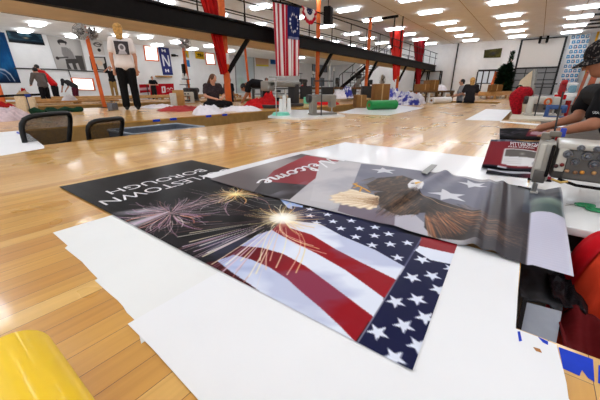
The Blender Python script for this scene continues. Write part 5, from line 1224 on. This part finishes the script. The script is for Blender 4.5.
# mesh back chairs
MESHM = bpy.data.materials.new('chair mesh'); MESHM.use_nodes = True
nt = MESHM.node_tree; bs = nt.nodes['Principled BSDF']; bs.inputs['Base Color'].default_value = (.012, .011, .011, 1); bs.inputs['Roughness'].default_value = .8
tcn = nt.nodes.new('ShaderNodeTexCoord'); ck = nt.nodes.new('ShaderNodeTexNoise'); ck.inputs['Scale'].default_value = 260
mrn = nt.nodes.new('ShaderNodeMapRange'); mrn.inputs['From Min'].default_value = .40; mrn.inputs['From Max'].default_value = .62; mrn.inputs['To Min'].default_value = .55; mrn.inputs['To Max'].default_value = 1.0
nt.links.new(tcn.outputs['Object'], ck.inputs['Vector']); nt.links.new(ck.outputs['Fac'], mrn.inputs['Value']); nt.links.new(mrn.outputs['Result'], bs.inputs['Alpha'])
BP = M('black plastic', (20, 19, 20), .4)
def office_chair(label, loc, rz, w, zt, zb, lean):
    t = thing('office_chair', label, 'chair', loc, rz, 'mesh-back office chairs')
    hz = zt - zb
    def bk(s, t_):
        a_ = (s - .5) * 2; ww = w / 2 * (.70 + .30 * t_ ** .8); 
        return Vector((a_ * ww, .06 * a_ * a_ + lean * (t_ - .5) * -1, zb + hz * t_))
    def outline():
        pts = []; 
        for i in range(40):
            a_ = 2 * PI * i / 40; ca, sa = math.cos(a_), math.sin(a_); f = 1 / max(abs(ca) ** 5 + abs(sa) ** 5, 1e-6) ** (1 / 5)
            pts.append(bk(.5 + .5 * ca * f, .5 + .5 * sa * f))
        return pts
    a = LB(t); a.tube(outline(), .022, 8, 0, True); a.build('back_frame', BP)
    a = LB(t); a.grid(16, 12, lambda s, t_: bk(.03 + s * .94, .03 + t_ * .94)); a.build('back_mesh', MESHM)
    a = LB(t); a.tube([bk(.5, .35) + Vector((0, -.05, 0)), Vector((0, -.06, zb)), Vector((0, -.04, zb - .10)), Vector((0, .12, zb - .12))], .025, 8); a.build('spine', BP)
    a = LB(t); a.rbox((-w * .42, 0.02, zb - .12), (w * .42, .40, zb - .05), .03); a.build('seat', BLACKC)
    a = LB(t); a.grid(16, 8, lambda s, t_: bk(.05 + s * .9, .03 + t_ * .36) + Vector((0, .012, 0))); a.build('lumbar_pad', BLACKC)
    for sx in (-1, 1):
        a = LB(t); a.tube([(sx * w * .42, .22, zb - .1), (sx * w * .46, .22, zb + .04), (sx * w * .45, .14, zb + .06), (sx * w * .45, .32, zb + .06)], .018, 8); a.build('armrest', BP)
    a = LB(t); a.cone((0, .25, Z_SUB + .10), (0, .25, zb - .12), .03); a.build('gas_lift', DARKM)
    a = LB(t)
    for k in range(5):
        q = 2 * PI * k / 5; a.cone((0, .25, Z_SUB + .12), (math.cos(q) * .3, .25 + math.sin(q) * .3, Z_SUB + .08), .025, .018, 8)
    sb1 = a.build('star_base', BP)
    for k in range(5):
        q = 2 * PI * k / 5; a = LB(t); a.ell((math.cos(q) * .3, .25 + math.sin(q) * .3, Z_SUB + .03), .03, 10, 8); a.build('caster', BP, sb1)
    return t
office_chair('wide mesh-back office chair in the pit, left of the pair', (.93, 3.66, 0), math.radians(33), .58, .23, -.22, .10)
office_chair('narrower mesh-back office chair in the pit, right of the pair', (1.34, 3.44, 0), math.radians(24), .46, .165, -.20, .10)

# ------------------------------------------------------------------ far workshop strip along the left wall
def bench(label, p0, p1, zt, dep, mat=WOODB, legs=4, group='wooden benches along the left', zb=Z_SUB, top=.06, shelf=True):
    d = Vector((p1[0] - p0[0], p1[1] - p0[1], 0)); L_ = d.length; rz = math.atan2(d.y, d.x)
    t = thing('workbench', label, 'workbench', (p0[0], p0[1], zb), rz, group)
    h_ = zt - zb
    a = LB(t); a.rbox((0, 0, h_ - top), (L_, dep, h_), .008); a.build('bench_top', mat)
    for i in range(legs):
        x = .06 + (L_ - .12) * i / (legs - 1)
        for y in (.05, dep - .05): a = LB(t); a.box((x - .04, y - .04, 0), (x + .04, y + .04, h_ - top)); a.build('leg', WHITE if i % 2 else mat)
    if shelf: a = LB(t); a.box((.05, .05, h_ * .45), (L_ - .05, dep - .05, h_ * .45 + .03)); a.build('shelf', mat)
    return t
bench('long wooden bench behind the standing woman and the left fan', (3.0, 13.5), (12.5, 13.5), .12, .6, legs=9, zb=0, top=.05, shelf=False)
bench('second wooden bench nearer the left wall', (1.0, 16.5), (15.0, 16.5), .14, .6, legs=9, zb=-.3, top=.09, shelf=False)
bench('wooden bench at the far left behind the pinkish cloth', (1.6, 12.0), (5.2, 12.0), .10, .5, legs=4, zb=0, top=.05, shelf=False)
bench('long dark bench behind the white roll', tuple(G(419, 102.8))[:2], tuple(G(453, 101.6))[:2], .40, .5, legs=5, zb=0, top=.07, mat=M('dark bench wood', (112, 82, 54), .6, var=.2, scale=6))
bench('wide tan work table under the walkway between the columns', (14.5, 10.2), (22.0, 9.7), .55, 1.0, legs=5, zb=0, top=.12, mat=M('dark bench wood', (112, 82, 54), .6))
bench('tan work table near the glass entrance doors', (17.5, 1.55), (22.0, 1.2), .34, 1.0, legs=4, zb=0, top=.2)
bench('long black topped table left of the orange column', (9.9, 9.45), (13.2, 9.45), .50, .6, legs=3, zb=0, mat=M('grey table', (90, 88, 86), .5))
# red tablecloth with white emblem
def p_tc(S, T):
    p = Paint(S, T, (178, 22, 34)); p.poly([(.46, .25), (.62, .22), (.63, .80), (.47, .82)], (230, 226, 226)); p.poly([(.52, .36), (.57, .35), (.57, .68), (.52, .69)], (178, 22, 34)); p.path(catmull([(.68, .50), (.74, .40), (.80, .55), (.86, .38), (.94, .5)]), .02, (226, 214, 214)); p.seg((.68, .68), (.92, .66), .014, .014, (226, 214, 214)); return p.c
yt = 20.3
q = [AY(150, 84, yt), AY(173.5, 83.5, yt), AY(174.5, 94, yt), AY(150.5, 96, yt)]
t = thing('covered_table', 'table with red cloth front and white emblem below the N banner', 'table', (q[0].x, yt, -.3))
painted('table_cloth', 60, 40, quad_pos(*q), p_tc, FABRIC, t, solid=.01); MB().slab([q[0], q[1], q[1] + Vector((0, .7, 0)), q[0] + Vector((0, .7, 0))], (0, 0, -.03)).build('table_top', WOODB, t)
for k in (0, 1):
    for dy in (.05, .62): MB().cone((q[k].x + (.1 if k == 0 else -.1), yt + dy, -.3), (q[k].x + (.1 if k == 0 else -.1), yt + dy, q[k].z - .03), .03, n=8).build('leg', DARKM, t)
q = [AY(139, 84.5, yt + .9), AY(149, 84, yt + .9), AY(150, 92, yt + .9), AY(140, 93, yt + .9)]
tag(painted('red_sign', 20, 10, quad_pos(*q), lambda S, T: (lambda p: (p.fill(np.abs(T - .55) < .15, (220, 190, 196)), p.c)[-1])(Paint(S, T, (186, 26, 38))), FABRIC, solid=.02), 'small red sign with pale stripe right of the standing woman', 'sign')
cbox('tall tan plywood panel right of the red table cloth', 174, 184, 90, 105.5, dep=.12, mat=WOODB, cat='panel', group='upright panels by the red table', name='plywood_panel', flaps=False)
cbox('pale upright board between the red cloth and the plywood', 171, 177, 93, 106, dep=.06, mat=M('pale board', (206, 202, 194), .6), cat='panel', group='upright panels by the red table', name='board', flaps=False)
machine('sewing_machine', 'dark sewing machine left of the brown haired woman', AY(192, 101, 10.4), math.radians(20), 1.3, M('dark machine', (52, 50, 50), .4), cones=2)
for lab_, P_ in (('small sewing table under the dark machine left of the brown haired woman', AY(192, 101, 10.4)), ('small sewing table under the pale machine beside the plywood panel', AY(187, 103, 9.6))):
    bench(lab_, (P_.x - .55, P_.y - .25), (P_.x + .55, P_.y - .25), P_.z - .001, .55, legs=2, group='small sewing tables', top=.04, shelf=False)
machine('sewing_machine', 'pale sewing machine with spools beside the plywood panel', AY(187, 103, 9.6) , math.radians(-15), 1.0, LIGHTENAMEL, cones=2)
cbox('grey box at the foot of the left fan pole', 108, 112.5, 103, 110.5, dep=.25, mat=M('grey paper box', (110, 110, 116), .6), cat='box', group=None, name='storage_box', flaps=False)
t = thing('artificial_turf', 'rumpled dark green turf roll behind the left chair', 'turf roll', G(50, 111))
p0, p1 = G(31, 112.0, .04), G(82, 109.5, .04); MB().tube([p0.lerp(p1, k / 12) + Vector((0, .02 * math.sin(k * 2.1), .02 * math.sin(k * 1.7))) for k in range(13)], [.055 + .015 * math.sin(k * 1.9) for k in range(13)], 14).build('turf', M('dark green turf', (30, 62, 44), .9, var=.4, scale=50, bump=.6), t)
MB().tube([p0 + Vector((.2, -.13, -.02)), p1 + Vector((-.3, -.14, .0))], .05, 10).build('loose_edge', M('turf edge', (24, 48, 36), .9), t)
cbox('leaning tan board beside the blue topped stand at the left', 19, 28, 96, 114, dep=.06, mat=M('cream board', (214, 190, 156), .7), cat='board', group='boards standing at the left', name='board', flaps=False)
cbox('narrow cream board right of the blue topped stand', 31, 37, 97, 112, dep=.06, mat=M('cream board', (214, 190, 156), .7), cat='board', group='boards standing at the left', name='board', flaps=False)
yy = 9.6
t = thing('clothes_stand', 'long black rail on blue jointed stand at the far left', 'stand', (AY(28, 105, yy).x, yy, 0))
MB().cone(AY(-8, 96.5, yy), AY(40, 94.5, yy), .025, n=8).build('rail', BLACK, t); MB().cone(AY(26.5, 95, yy), AY(31.5, 110, yy), .03, n=8).build('leg', M('navy leg', (26, 34, 70), .5), t); MB().rbox(AY(25, 97, yy - .03), AY(29.5, 94, yy + .03), .01).build('joint', M('joint blue', (30, 60, 150), .4), t)
cbox('leaning orange board at the left frame edge', -8, 5, 84, 103, dep=.06, mat=ORANGE, cat='board', group=None, name='orange_board', flaps=False)
far_heap('cloth_heap', 'tan bag topped with red cloth left of the grey hooded person', 25, 33, 88, 108, M('tan sack', (206, 176, 140), .85, var=.15), seed=20, dep=.3, rough=.1)
far_heap('cloth_heap', 'small red cloth above the tan bag', 26, 31, 85, 106, REDC, seed=21, dep=.12, rough=.1)
for lab_, u0, u1, vt, vb in (('black steel cabinet left of the second orange column', 300, 312, 86, 99), ('dark grey cabinet right of the second orange column', 322, 333, 87, 99), ('dark crate below the pipe frame', 346, 356, 89, 99), ('black cabinet behind the tall brown box', 362, 374, 86, 98)):
    cbox(lab_, u0, u1, vt, vb, dep=.5, mat=M('dark cabinet', (40, 38, 38), .5, var=.2), cat='cabinet', group='dark cabinets under the walkway', name='cabinet', flaps=False)
# staircase
t = thing('staircase', 'steel staircase with grey handrails rising behind the fourth column', 'staircase', (0, 0, 0))
STR = M('pale steel stair', (176, 176, 174), .4, .2)
ys = 11.6
s0, s1 = AY(350, 92, ys), AY(386, 60, ys)
for dy in (0, 1.0):
    o = Vector((0, dy, 0)); MB().slab([s0 + o, s1 + o, s1 + o + Vector((0, 0, .3)), s0 + o + Vector((0, 0, .3))], (0, .05, 0)).build('stringer', STR if dy == 0 else BLACK, t)
    MB().tube([s0 + o + Vector((0, 0, .3)), s0 + o + Vector((0, 0, 1.2)), s1 + o + Vector((0, 0, 1.2)), s1 + o + Vector((0, 0, .3))], .03).build('handrail', BLACK, t)
    for k in (.33, .66): MB().cone(s0.lerp(s1, k) + o, s0.lerp(s1, k) + o + Vector((0, 0, 1.2)), .022, n=8).build('baluster', BLACK, t)
for k in range(12):
    p = s0.lerp(s1, (k + .5) / 12); MB().box((p.x - .14, ys, p.z + .1), (p.x + .16, ys + 1, p.z + .14)).build('tread', BLACK, t)
# pipe rack
yr = 14.0
t = thing('pipe_rack', 'bare grey pipe frame standing left of the staircase', 'rack', (AY(343, 95, yr).x, yr, 0))
MB().tube([AY(342.5, 92, yr), AY(342.5, 73, yr), AY(345, 72, yr), AY(357, 73, yr), AY(359.5, 75, yr)], .035).build('tube_frame', DARKM, t)
MB().rbox(AY(357.5, 80, yr - .1), AY(360, 73.5, yr + .1), .03).build('motor_box', DARKM, t); MB().cone(AY(360, 79, yr), AY(363, 92, yr), .03, n=8).build('leg', DARKM, t)
t = thing('ceiling_duct', 'thin grey pipe rising to the low ceiling beside the wide poster', 'pipe'); p = AY(329, 92, 17.5); MB().cone((p.x, 17.5, 0), (p.x, 17.5, Z_LOW), .09, n=12).build('pipe', M('pale pipe', (196, 194, 190), .5), t); MB().cone((p.x, 17.5, 1.2), (p.x, 17.5, 1.35), .12, n=12).build('collar', STEEL, t)
# assorted machines on the benches under the walkway
for i, (u, yy, zt_, s, mt, lab) in enumerate(((303, 9.62, .5001, 1.15, M('dark machine', (52, 50, 50), .4), 'dark sewing machine on the black topped table, left one'), (316, 9.62, .5001, 1.15, GREYPAINT, 'grey sewing machine on the black topped table, right one'),
        (337, 10.5, .5501, 1.6, M('dark machine', (52, 50, 50), .4), 'dark sewing machine, left on the tan walkway table'), (358, 10.4, .5501, 1.6, GREYPAINT, 'grey sewing machine, middle of the tan walkway table'), (369, 10.2, .5501, 1.5, M('black machine', (34, 32, 32), .4), 'black sewing machine, right on the tan walkway table'))):
    p = AY(u, 92, yy); machine('sewing_machine', lab, (p.x, yy, zt_), math.radians(10 + 8 * i), s, mt, cones=1)
fanp = AY(382.5, 80, 11.0); t = thing('floor_fan', 'round white fan left of the bright red banner', 'fan', (fanp.x, 11.0, 0))
fan(t, fanp, .42, (-.3, -1, 0)); MB().cone((fanp.x, 11.0, 0), fanp, .04, n=10).build('post', WHITE, t); MB().cone((fanp.x, 11, 0), (fanp.x, 11, .04), .3, n=20).build('base', WHITE, t); MB().cone(fanp + Vector((0, .02, 0)), fanp + Vector((0, .05, 0)), .40, n=28).build('shroud', WHITE, t)
cbox('brown cardboard box on the dark bench near its left end', 421, 429, 84, 90.9, z0=.40, dep=.6, group='boxes on the far bench')
cbox('tan cardboard box on the middle of the dark bench', 430, 438, 80, 90.8, z0=.40, dep=.6, group='boxes on the far bench')
far_heap('cloth_heap', 'white cloth pile on the right end of the dark bench', 440, 449, 85, 90.6, WHITEC, z0=.40, seed=23, dep=.5)
# sheet of dark structure behind the bench: shelving
t = thing('storage_rack', 'black steel storage rack standing against the end wall under the walkway', 'rack', (W_END - 1.0, 8.0, 0))
for dy in (0, 1.2, 2.4):
    for dx in (0, .6): a = LB(t); a.box((dx - .05, dy - .05, 0), (dx + .05, dy + .05, 2.1)); a.build('upright', BLACK)
for z in (.5, 1.2, 2.05): a = LB(t); a.box((-.05, -.05, z), (.65, 2.45, z + .06)); a.build('shelf', BLACK)
# christmas-tree like green foliage by the doors
t = thing('green_tree', 'tall artificial green tree standing before the overhead door', 'tree', (26.0, 2.2, 0))
pt = AX(508.5, 60, 26.0); t.location = (26.0, pt.y, 0); WORLD[t.name] = Matrix.Translation(Vector((26.0, pt.y, 0)))
a = LB(t); a.cone((0, 0, 0), (0, 0, 2.2), .06, .03, 8); a.build('trunk', CARD)
rt = random.Random(4); a = LB(t)
for i in range(1500):
    z = rt.uniform(.15, 2.0) ; z = min(z, 2.6); r = (.46 if z < 1.5 else .46 - (z - 1.5) * .6) * math.sqrt(rt.random()); q = rt.uniform(0, 2 * PI); c = Vector((math.cos(q) * r, math.sin(q) * r, z)); d = Vector((math.cos(q), math.sin(q), rt.uniform(-.3, .5))) * .24; w = Vector((-math.sin(q), math.cos(q), rt.uniform(-.4, .4))) * .11
    a.add([c - d * .4, c + w, c + d, c - w], [(0, 1, 2, 3)])
for i in range(160):
    z = rt.uniform(1.9, 2.75); q = rt.uniform(0, 2 * PI); c = Vector((-.05 + .07 * math.cos(q), -.15 + .1 * math.sin(q), z)); d = Vector((math.cos(q) * .08, math.sin(q) * .08, .1)); w = Vector((-math.sin(q), math.cos(q), 0)) * .04
    a.add([c - d * .4, c + w, c + d, c - w], [(0, 1, 2, 3)])
a.build('needles', M('tree green', (26, 52, 34), .8, var=.5, scale=3))
cbox('brown cardboard box between the entrance doors and the green tree', 491, 502, 84.5, 91.5, z0=.34, dep=.5, group=None)
cbox('white framed sign standing on the table before the entrance doors', 481, 487, 84, 92, z0=.34, dep=.05, mat=WHITE, cat='sign', group=None, name='white_sign', flaps=False)
# tan canvas, frame and far machine table
yy = None
t = thing('canvas_panel', 'pointed tan canvas panel standing behind the red cover', 'panel', (9.0, .4, 0)); xx = 8.6
m = MB(); m.slab([Vector((xx, AX(511, 100, xx).y, Z_SUB)), Vector((xx, AX(534, 100, xx).y, Z_SUB)), AX(534, 69.5, xx), AX(529, 73, xx), AX(520, 81, xx)], (.04, 0, 0)); m.build('canvas', M('tan canvas', (214, 194, 164), .8, var=.06), t)
m = MB(); m.cone((xx, AX(536, 104, xx).y, Z_SUB), AX(535.5, 69, xx), .045, n=10); m.build('post', M('grey post', (150, 148, 142), .4, .2), t)
ft = thing('machine_table', 'white topped machine table set in the floor beyond the seated man', 'table', (5.42, -.4, 0))
MB().slab([G(509, 120.5, .0), G(560, 121.5, .0), G(555, 114.5, .0), G(513, 113, .0)], (0, 0, .025)).build('table_top', M('cream table top', (216, 206, 188), .4, var=.05), ft)
for u, v in ((511, 120), (557, 121), (553, 115), (515, 113.5)):
    p = G(u, v); MB().cone((p.x, p.y, Z_SUB), (p.x, p.y, 0), .03, n=8).build('leg', DARKM, ft)
p = G(539, 115.5, .025); machine('sewing_machine', 'pale upright sewing machine on the white table behind the red cover', p, math.radians(100), .85, LIGHTENAMEL, cones=0)
BLUEM = M("blue machine", (24, 66, 124), .35, coat=.4)
p = G(553.5, 117, .025); machine('sewing_machine', 'blue sewing machine with orange guard on the white table', p, math.radians(85), .52, BLUEM, cones=0, stand=False)
tag(MB().torus(D(548, 102, 4.9), .05, .016, (.8, .6, 0), 24).build('belt_guard', ORANGE), 'orange curved guard beside the blue machine', 'guard')
for q, u in enumerate((527, 530)):
    p = G(u, 113, .025); tag(MB().cone(p, p + Vector((0, 0, .10 + .06 * q)), .035, .025, 14).build('thread_cone', M('cream thread', (222, 206, 178), .6)), ('short' if q == 0 else 'taller') + ' cream thread cone beside the red draped cover', 'thread cone')
# red cover draped over a machine
RS = M('red speckled cloth', (150, 10, 24), .7, var=.6, scale=40, bump=.3, bscale=30)
dd = 5.4
cpts = [D(517, 112, dd), D(516, 103, dd), D(517, 97, dd), D(521, 93, dd), D(526, 92, dd), D(529, 93.5, dd)]
sh = []
rads = [.075, .10, .125, .115, .10, .07]
for i in range(5): sh.append(('c', cpts[i], cpts[i + 1], rads[i], rads[i + 1]))
rc = thing('machine_cover', 'red speckled cloth cover humped over a machine by the floor edge', 'cover', (cpts[0].x, cpts[0].y, 0))
blob(sh, .018, 'cloth', RS, rc, 2)
MB().torus(D(519.5, 88.3, dd), .045, .014, (-.8, -.5, 0)).build('hook_ring', BLACK, rc)
# right aisle clutter beyond the operator
t = thing('side_table', 'white side table with red legs beyond the blue machine', 'table', (9.5, -.9, Z_SUB)); xx = 9.3
z_ = AX(560, 97.5, xx).z; ya, yb2 = AX(557, 98, xx).y, AX(574, 98, xx).y
MB().box((xx, yb2, z_ - .06), (xx + .8, ya, z_)).build('table_top', WHITE, t)
for y in (ya - .05, yb2 + .05):
    for x in (xx + .05, xx + .75): MB().cone((x, y, Z_SUB), (x, y, z_ - .06), .03, n=8).build('leg', M('red leg', (176, 30, 30), .5), t)
mz = thing('embroidery_machine', 'white machine with teal spools on the side table', 'sewing machine', (xx + .3, (ya + yb2) / 2, z_))
a = LB(mz); a.rbox((-.1, -.2, 0), (.2, .2, .10), .02); a.build('bed', WHITE); a = LB(mz); a.rbox((-.1, -.16, .1), (.1, -.03, .26), .03); a.build('head', M('teal casing', (120, 160, 176), .4)); a = LB(mz); a.rbox((-.05, -.18, .24), (.12, .16, .31), .03); a.build('arm', WHITE)
far_r = thing('red_machine', 'small red machine between the blue machine and the side table', 'machine', AX(560, 97, 8.8)); a = LB(far_r); a.rbox((-.12, -.1, -.05), (.12, .1, .05), .02); a.build('base', REDC); zb_ = far_r.location.z; a = LB(far_r); a.cone((0, 0, Z_SUB - zb_), (0, 0, -.05), .05); a.cone((0, 0, Z_SUB - zb_), (0, 0, Z_SUB - zb_ + .03), .2); a.build('pedestal', DARKM); a = LB(far_r); a.rbox((-.08, -.06, .05), (.1, .06, .30), .03); a.build('column', M('red enamel', (180, 24, 30), .35)); a = LB(far_r); a.rbox((-.3, -.05, .24), (.1, .05, .34), .03); a.build('arm', M('red enamel', (180, 24, 30), .35))
# ================================================================== PEOPLE IN THE HALL
def stand(ut, vt, ub, vb, h):
    u = (ut + ub) / 2; d1, d2 = ray(u, vt), ray(u, vb); g1, g2 = math.hypot(d1.x, d1.y), math.hypot(d2.x, d2.y)
    g = h / (d1.z / g1 - d2.z / g2); return Vector((d2.x / g2 * g, d2.y / g2 * g, H + g * d2.z / g2))
LEFTWARD = math.atan2(cyw, -syw) - PI / 2
WT = M('white t-shirt', (232, 222, 216), .85, var=.05, scale=8, bump=.15, bscale=10)
BT = M('black trousers', (20, 19, 20), .85, var=.1)
p = G(133, 110)
wr, WP, wk_ = person('blonde woman in white t-shirt and black trousers standing with back turned', (p.x, p.y, 0), YAW + math.radians(29) - PI / 2 + .02, 1.74,
    dict(head=(-.01, .0, 1.60), sl=(-.16, 0, 1.39), sr=(.16, 0, 1.39), el=(-.225, -.03, 1.10), er=(.225, -.03, 1.10), wl=(-.215, .04, .86), wr=(.215, .04, .86), kl=(-.10, .02, .5), kr=(.10, .02, .5), al=(-.11, -.02, .09), ar=(.11, -.02, .09)), WT, BT, 'blonde', .16)
W = WORLD[wr.name]
def p_shirt(S, T):
    p = Paint(S, T, (70, 66, 68)); p.fill(np.hypot((S - .5) / .85, T - .5) < .30, (206, 200, 200)); p.fill(np.hypot((S - .5) / .85, T - .46) < .17, (110, 104, 106)); p.poly([(.3, .7), (.7, .7), (.85, 1), (.15, 1)], (180, 174, 176)); return p.c
q = [W @ (Vector(v) * wk_) for v in ((-.13, -.143, 1.37), (.13, -.143, 1.37), (.125, -.150, 1.12), (-.125, -.150, 1.12))]
painted('shirt_print', 30, 30, quad_pos(*[tuple(v) for v in q]), p_shirt, FABRIC, wr, solid=.004)
def face_to(p, tx, ty): return math.atan2(ty - p.y, tx - p.x) - PI / 2
p = Vector((8.81, 20.7, -.30))
person('man in black shirt and khaki trousers holding both hands to his head', (p.x, p.y, 0), math.radians(160), 1.72, dict(el=(-.34, .12, 1.40), er=(.34, .12, 1.40), wl=(-.16, .14, 1.56), wr=(.16, .14, 1.56)), BLACKC, M('khaki cloth', (150, 116, 66), .85), 'dark')
p = AY(47, 100, 15.3); p.z = -.3
GREYH = M('grey hooded top', (104, 96, 92), .9, var=.1)
person('person in grey hooded top and dark shorts stooping at the left', (p.x, p.y, -.30), math.radians(20), 1.62, dict(head=(.0, .22, 1.50), neck=(0, .14, 1.40), chest=(0, .08, 1.22), sl=(-.2, .1, 1.34), sr=(.2, .1, 1.34), el=(-.28, .16, 1.1), er=(.28, .16, 1.1), wl=(-.2, .36, .98), wr=(.2, .36, .98)), GREYH, BLACKC, 'dark', 0, sleeve='long')
p = AY(58, 100, 17.6); p.z = -.3
person('person in red top leaning over behind the grey hooded one', (p.x, p.y, -.25), LEFTWARD + .2, 1.66, dict(head=(0, .52, 1.66), neck=(0, .42, 1.54), chest=(0, .28, 1.34), waist=(0, .10, 1.10), sl=(-.18, .38, 1.47), sr=(.18, .38, 1.47), el=(-.22, .40, 1.18), er=(.22, .40, 1.18), wl=(-.15, .52, .98), wr=(.15, .52, .98)), REDC, BLACKC, 'dark', 0, sleeve='long')
p = stand(75, 79, 81, 103, 1.22); p.z = -.3
person('person in dark top and maroon trousers bending over white cloth', (p.x, p.y, -.30), LEFTWARD - .1, 1.64, dict(head=(0, .62, 1.22), neck=(0, .50, 1.20), chest=(0, .32, 1.14), waist=(0, .10, 1.02), hip=(0, -.05, .92), sl=(-.18, .46, 1.18), sr=(.18, .46, 1.18), el=(-.2, .52, .92), er=(.2, .52, .92), wl=(-.14, .66, .72), wr=(.14, .66, .72)), M('dark grey top', (48, 44, 46), .9), M('maroon trousers', (86, 30, 46), .85), 'dark')
far_heap('cloth_heap', 'white cloth being gathered by the bending person at the left', 66, 75, 95, 100.5, WHITEC, seed=25, dep=.25, z0=.125)
p = D(213, 92, 7.6)
person('woman with long brown hair in dark top sitting on the platform', (p.x, p.y, 0), LEFTWARD + 2.2, 1.64, dict(head=(0, .08, .72), neck=(0, .03, .585), chest=(0, 0, .40), waist=(0, -.02, .22), hip=(0, -.02, .11), sl=(-.18, 0, .54), sr=(.18, 0, .54), el=(-.26, .1, .30), er=(.26, .1, .30), wl=(-.10, .32, .24), wr=(.10, .32, .24), kl=(-.32, .30, .09), kr=(.32, .30, .09), al=(.12, .32, .08), ar=(-.12, .38, .08)), M('dark patterned top', (58, 48, 50), .9, var=.4, scale=30), BLACKC, 'brown', .30, headdir=(-.3, .8, -.6))
p = AY(229, 90, 9.75)
person('man in dark shirt standing behind the first orange column', (p.x, p.y, Z_SUB), math.radians(185), 1.68, {}, M('dark navy shirt', (40, 42, 52), .9), BLACKC, 'dark', 0, SKIN_DARK)
p = AY(266, 103, 7.35)
person('man in black shirt bent double over the red cloth', (p.x + .05, p.y, 0), LEFTWARD + .05, 1.86, dict(head=(0, .70, .46), neck=(0, .62, .54), chest=(0, .40, .58), waist=(0, .16, .56), hip=(0, -.02, .46), sl=(-.2, .54, .52), sr=(.2, .54, .52), el=(-.24, .60, .28), er=(.24, .60, .28), wl=(-.14, .74, .08), wr=(.14, .74, .08), kl=(-.12, .06, .08), kr=(.12, .06, .08), al=(-.12, -.36, .07), ar=(.12, -.36, .07)), BLACKC, BLACKC, 'dark', 0, SKIN_DARK, headdir=(0, .7, -.7))
p = AY(267, 100, 10.6)
person('person in orange t-shirt standing behind the bent man', (p.x, p.y, Z_SUB), math.radians(150), 1.74, {}, M('orange t-shirt', (236, 116, 28), .85), BLACKC, 'dark', 0, SKIN_DARK)
p = AY(155.5, 100, 19.6)
person('person in black standing before the red table cloth', (p.x, p.y, -.3), math.radians(170), 1.50, dict(el=(-.3, .14, 1.14), er=(.3, .14, 1.14), wl=(-.1, .26, 1.14), wr=(.1, .26, 1.14)), BLACKC, BLACKC, 'dark')
p = G(471, 100); p = Vector((12.75, 1.85, 0)); q = AX(471, 90, 12.75)
person('blonde woman in dark t-shirt seen from behind in the far pit', (12.75, q.y, Z_SUB), math.radians(-70), 1.62, dict(el=(-.26, .08, 1.12), er=(.26, .08, 1.12), wl=(-.06, .22, 1.06), wr=(.06, .22, 1.06)), M('charcoal t-shirt', (46, 42, 44), .9), JEAN, 'blonde', .26)
q = AX(461.5, 90, 13.2)
person('dark haired woman in grey top left of the blonde woman', (13.2, q.y, Z_SUB), math.radians(20), 1.58, dict(el=(-.26, .08, 1.12), er=(.26, .08, 1.12), wl=(-.1, .28, 1.06), wr=(.1, .28, 1.06)), M('grey t-shirt', (150, 148, 150), .9), JEAN, 'dark', .05)
p = AY(303, 95, 12.0)
person('person in red shirt seated far behind the long arm machine', (p.x, 12.0, -.40), math.radians(190), 1.6, dict(head=(0, .06, 1.30), neck=(0, .02, 1.16), chest=(0, 0, .96), waist=(0, 0, .76), hip=(0, 0, .58), sl=(-.18, 0, 1.10), sr=(.18, 0, 1.10), el=(-.26, .1, .86), er=(.26, .1, .86), wl=(-.12, .32, .82), wr=(.12, .32, .82), kl=(-.14, .40, .54), kr=(.14, .40, .54), al=(-.14, .40, .09), ar=(.14, .40, .09)), REDC, BLACKC, 'dark')

# ================================================================== CAMERA, LIGHT, VIEW
cam = bpy.data.cameras.new('camera'); co = bpy.data.objects.new('camera', cam); C.objects.link(co)
cam.sensor_width = 36; cam.lens = 18; cam.sensor_fit = 'HORIZONTAL'; cam.clip_start = .02; cam.clip_end = 200
co.location = (0, 0, H); co.rotation_euler = (PI / 2 - PITCH, 0, YAW - PI / 2)
bpy.context.scene.camera = co
w = bpy.data.worlds.new('world'); bpy.context.scene.world = w; w.use_nodes = True
bg = w.node_tree.nodes['Background']; bg.inputs['Color'].default_value = (.93, .96, 1, 1); bg.inputs['Strength'].default_value = 1.2
sc = bpy.context.scene
sc.view_settings.view_transform = 'Standard'; sc.view_settings.look = 'None'; sc.view_settings.gamma = 1; sc.view_settings.use_curve_mapping = False
sc.view_settings.exposure = 0.08
sc.cycles.max_bounces = 8; sc.cycles.diffuse_bounces = 4; sc.cycles.glossy_bounces = 4; sc.cycles.transparent_max_bounces = 8
sc.cycles.use_denoising = True; sc.cycles.sample_clamp_indirect = 8
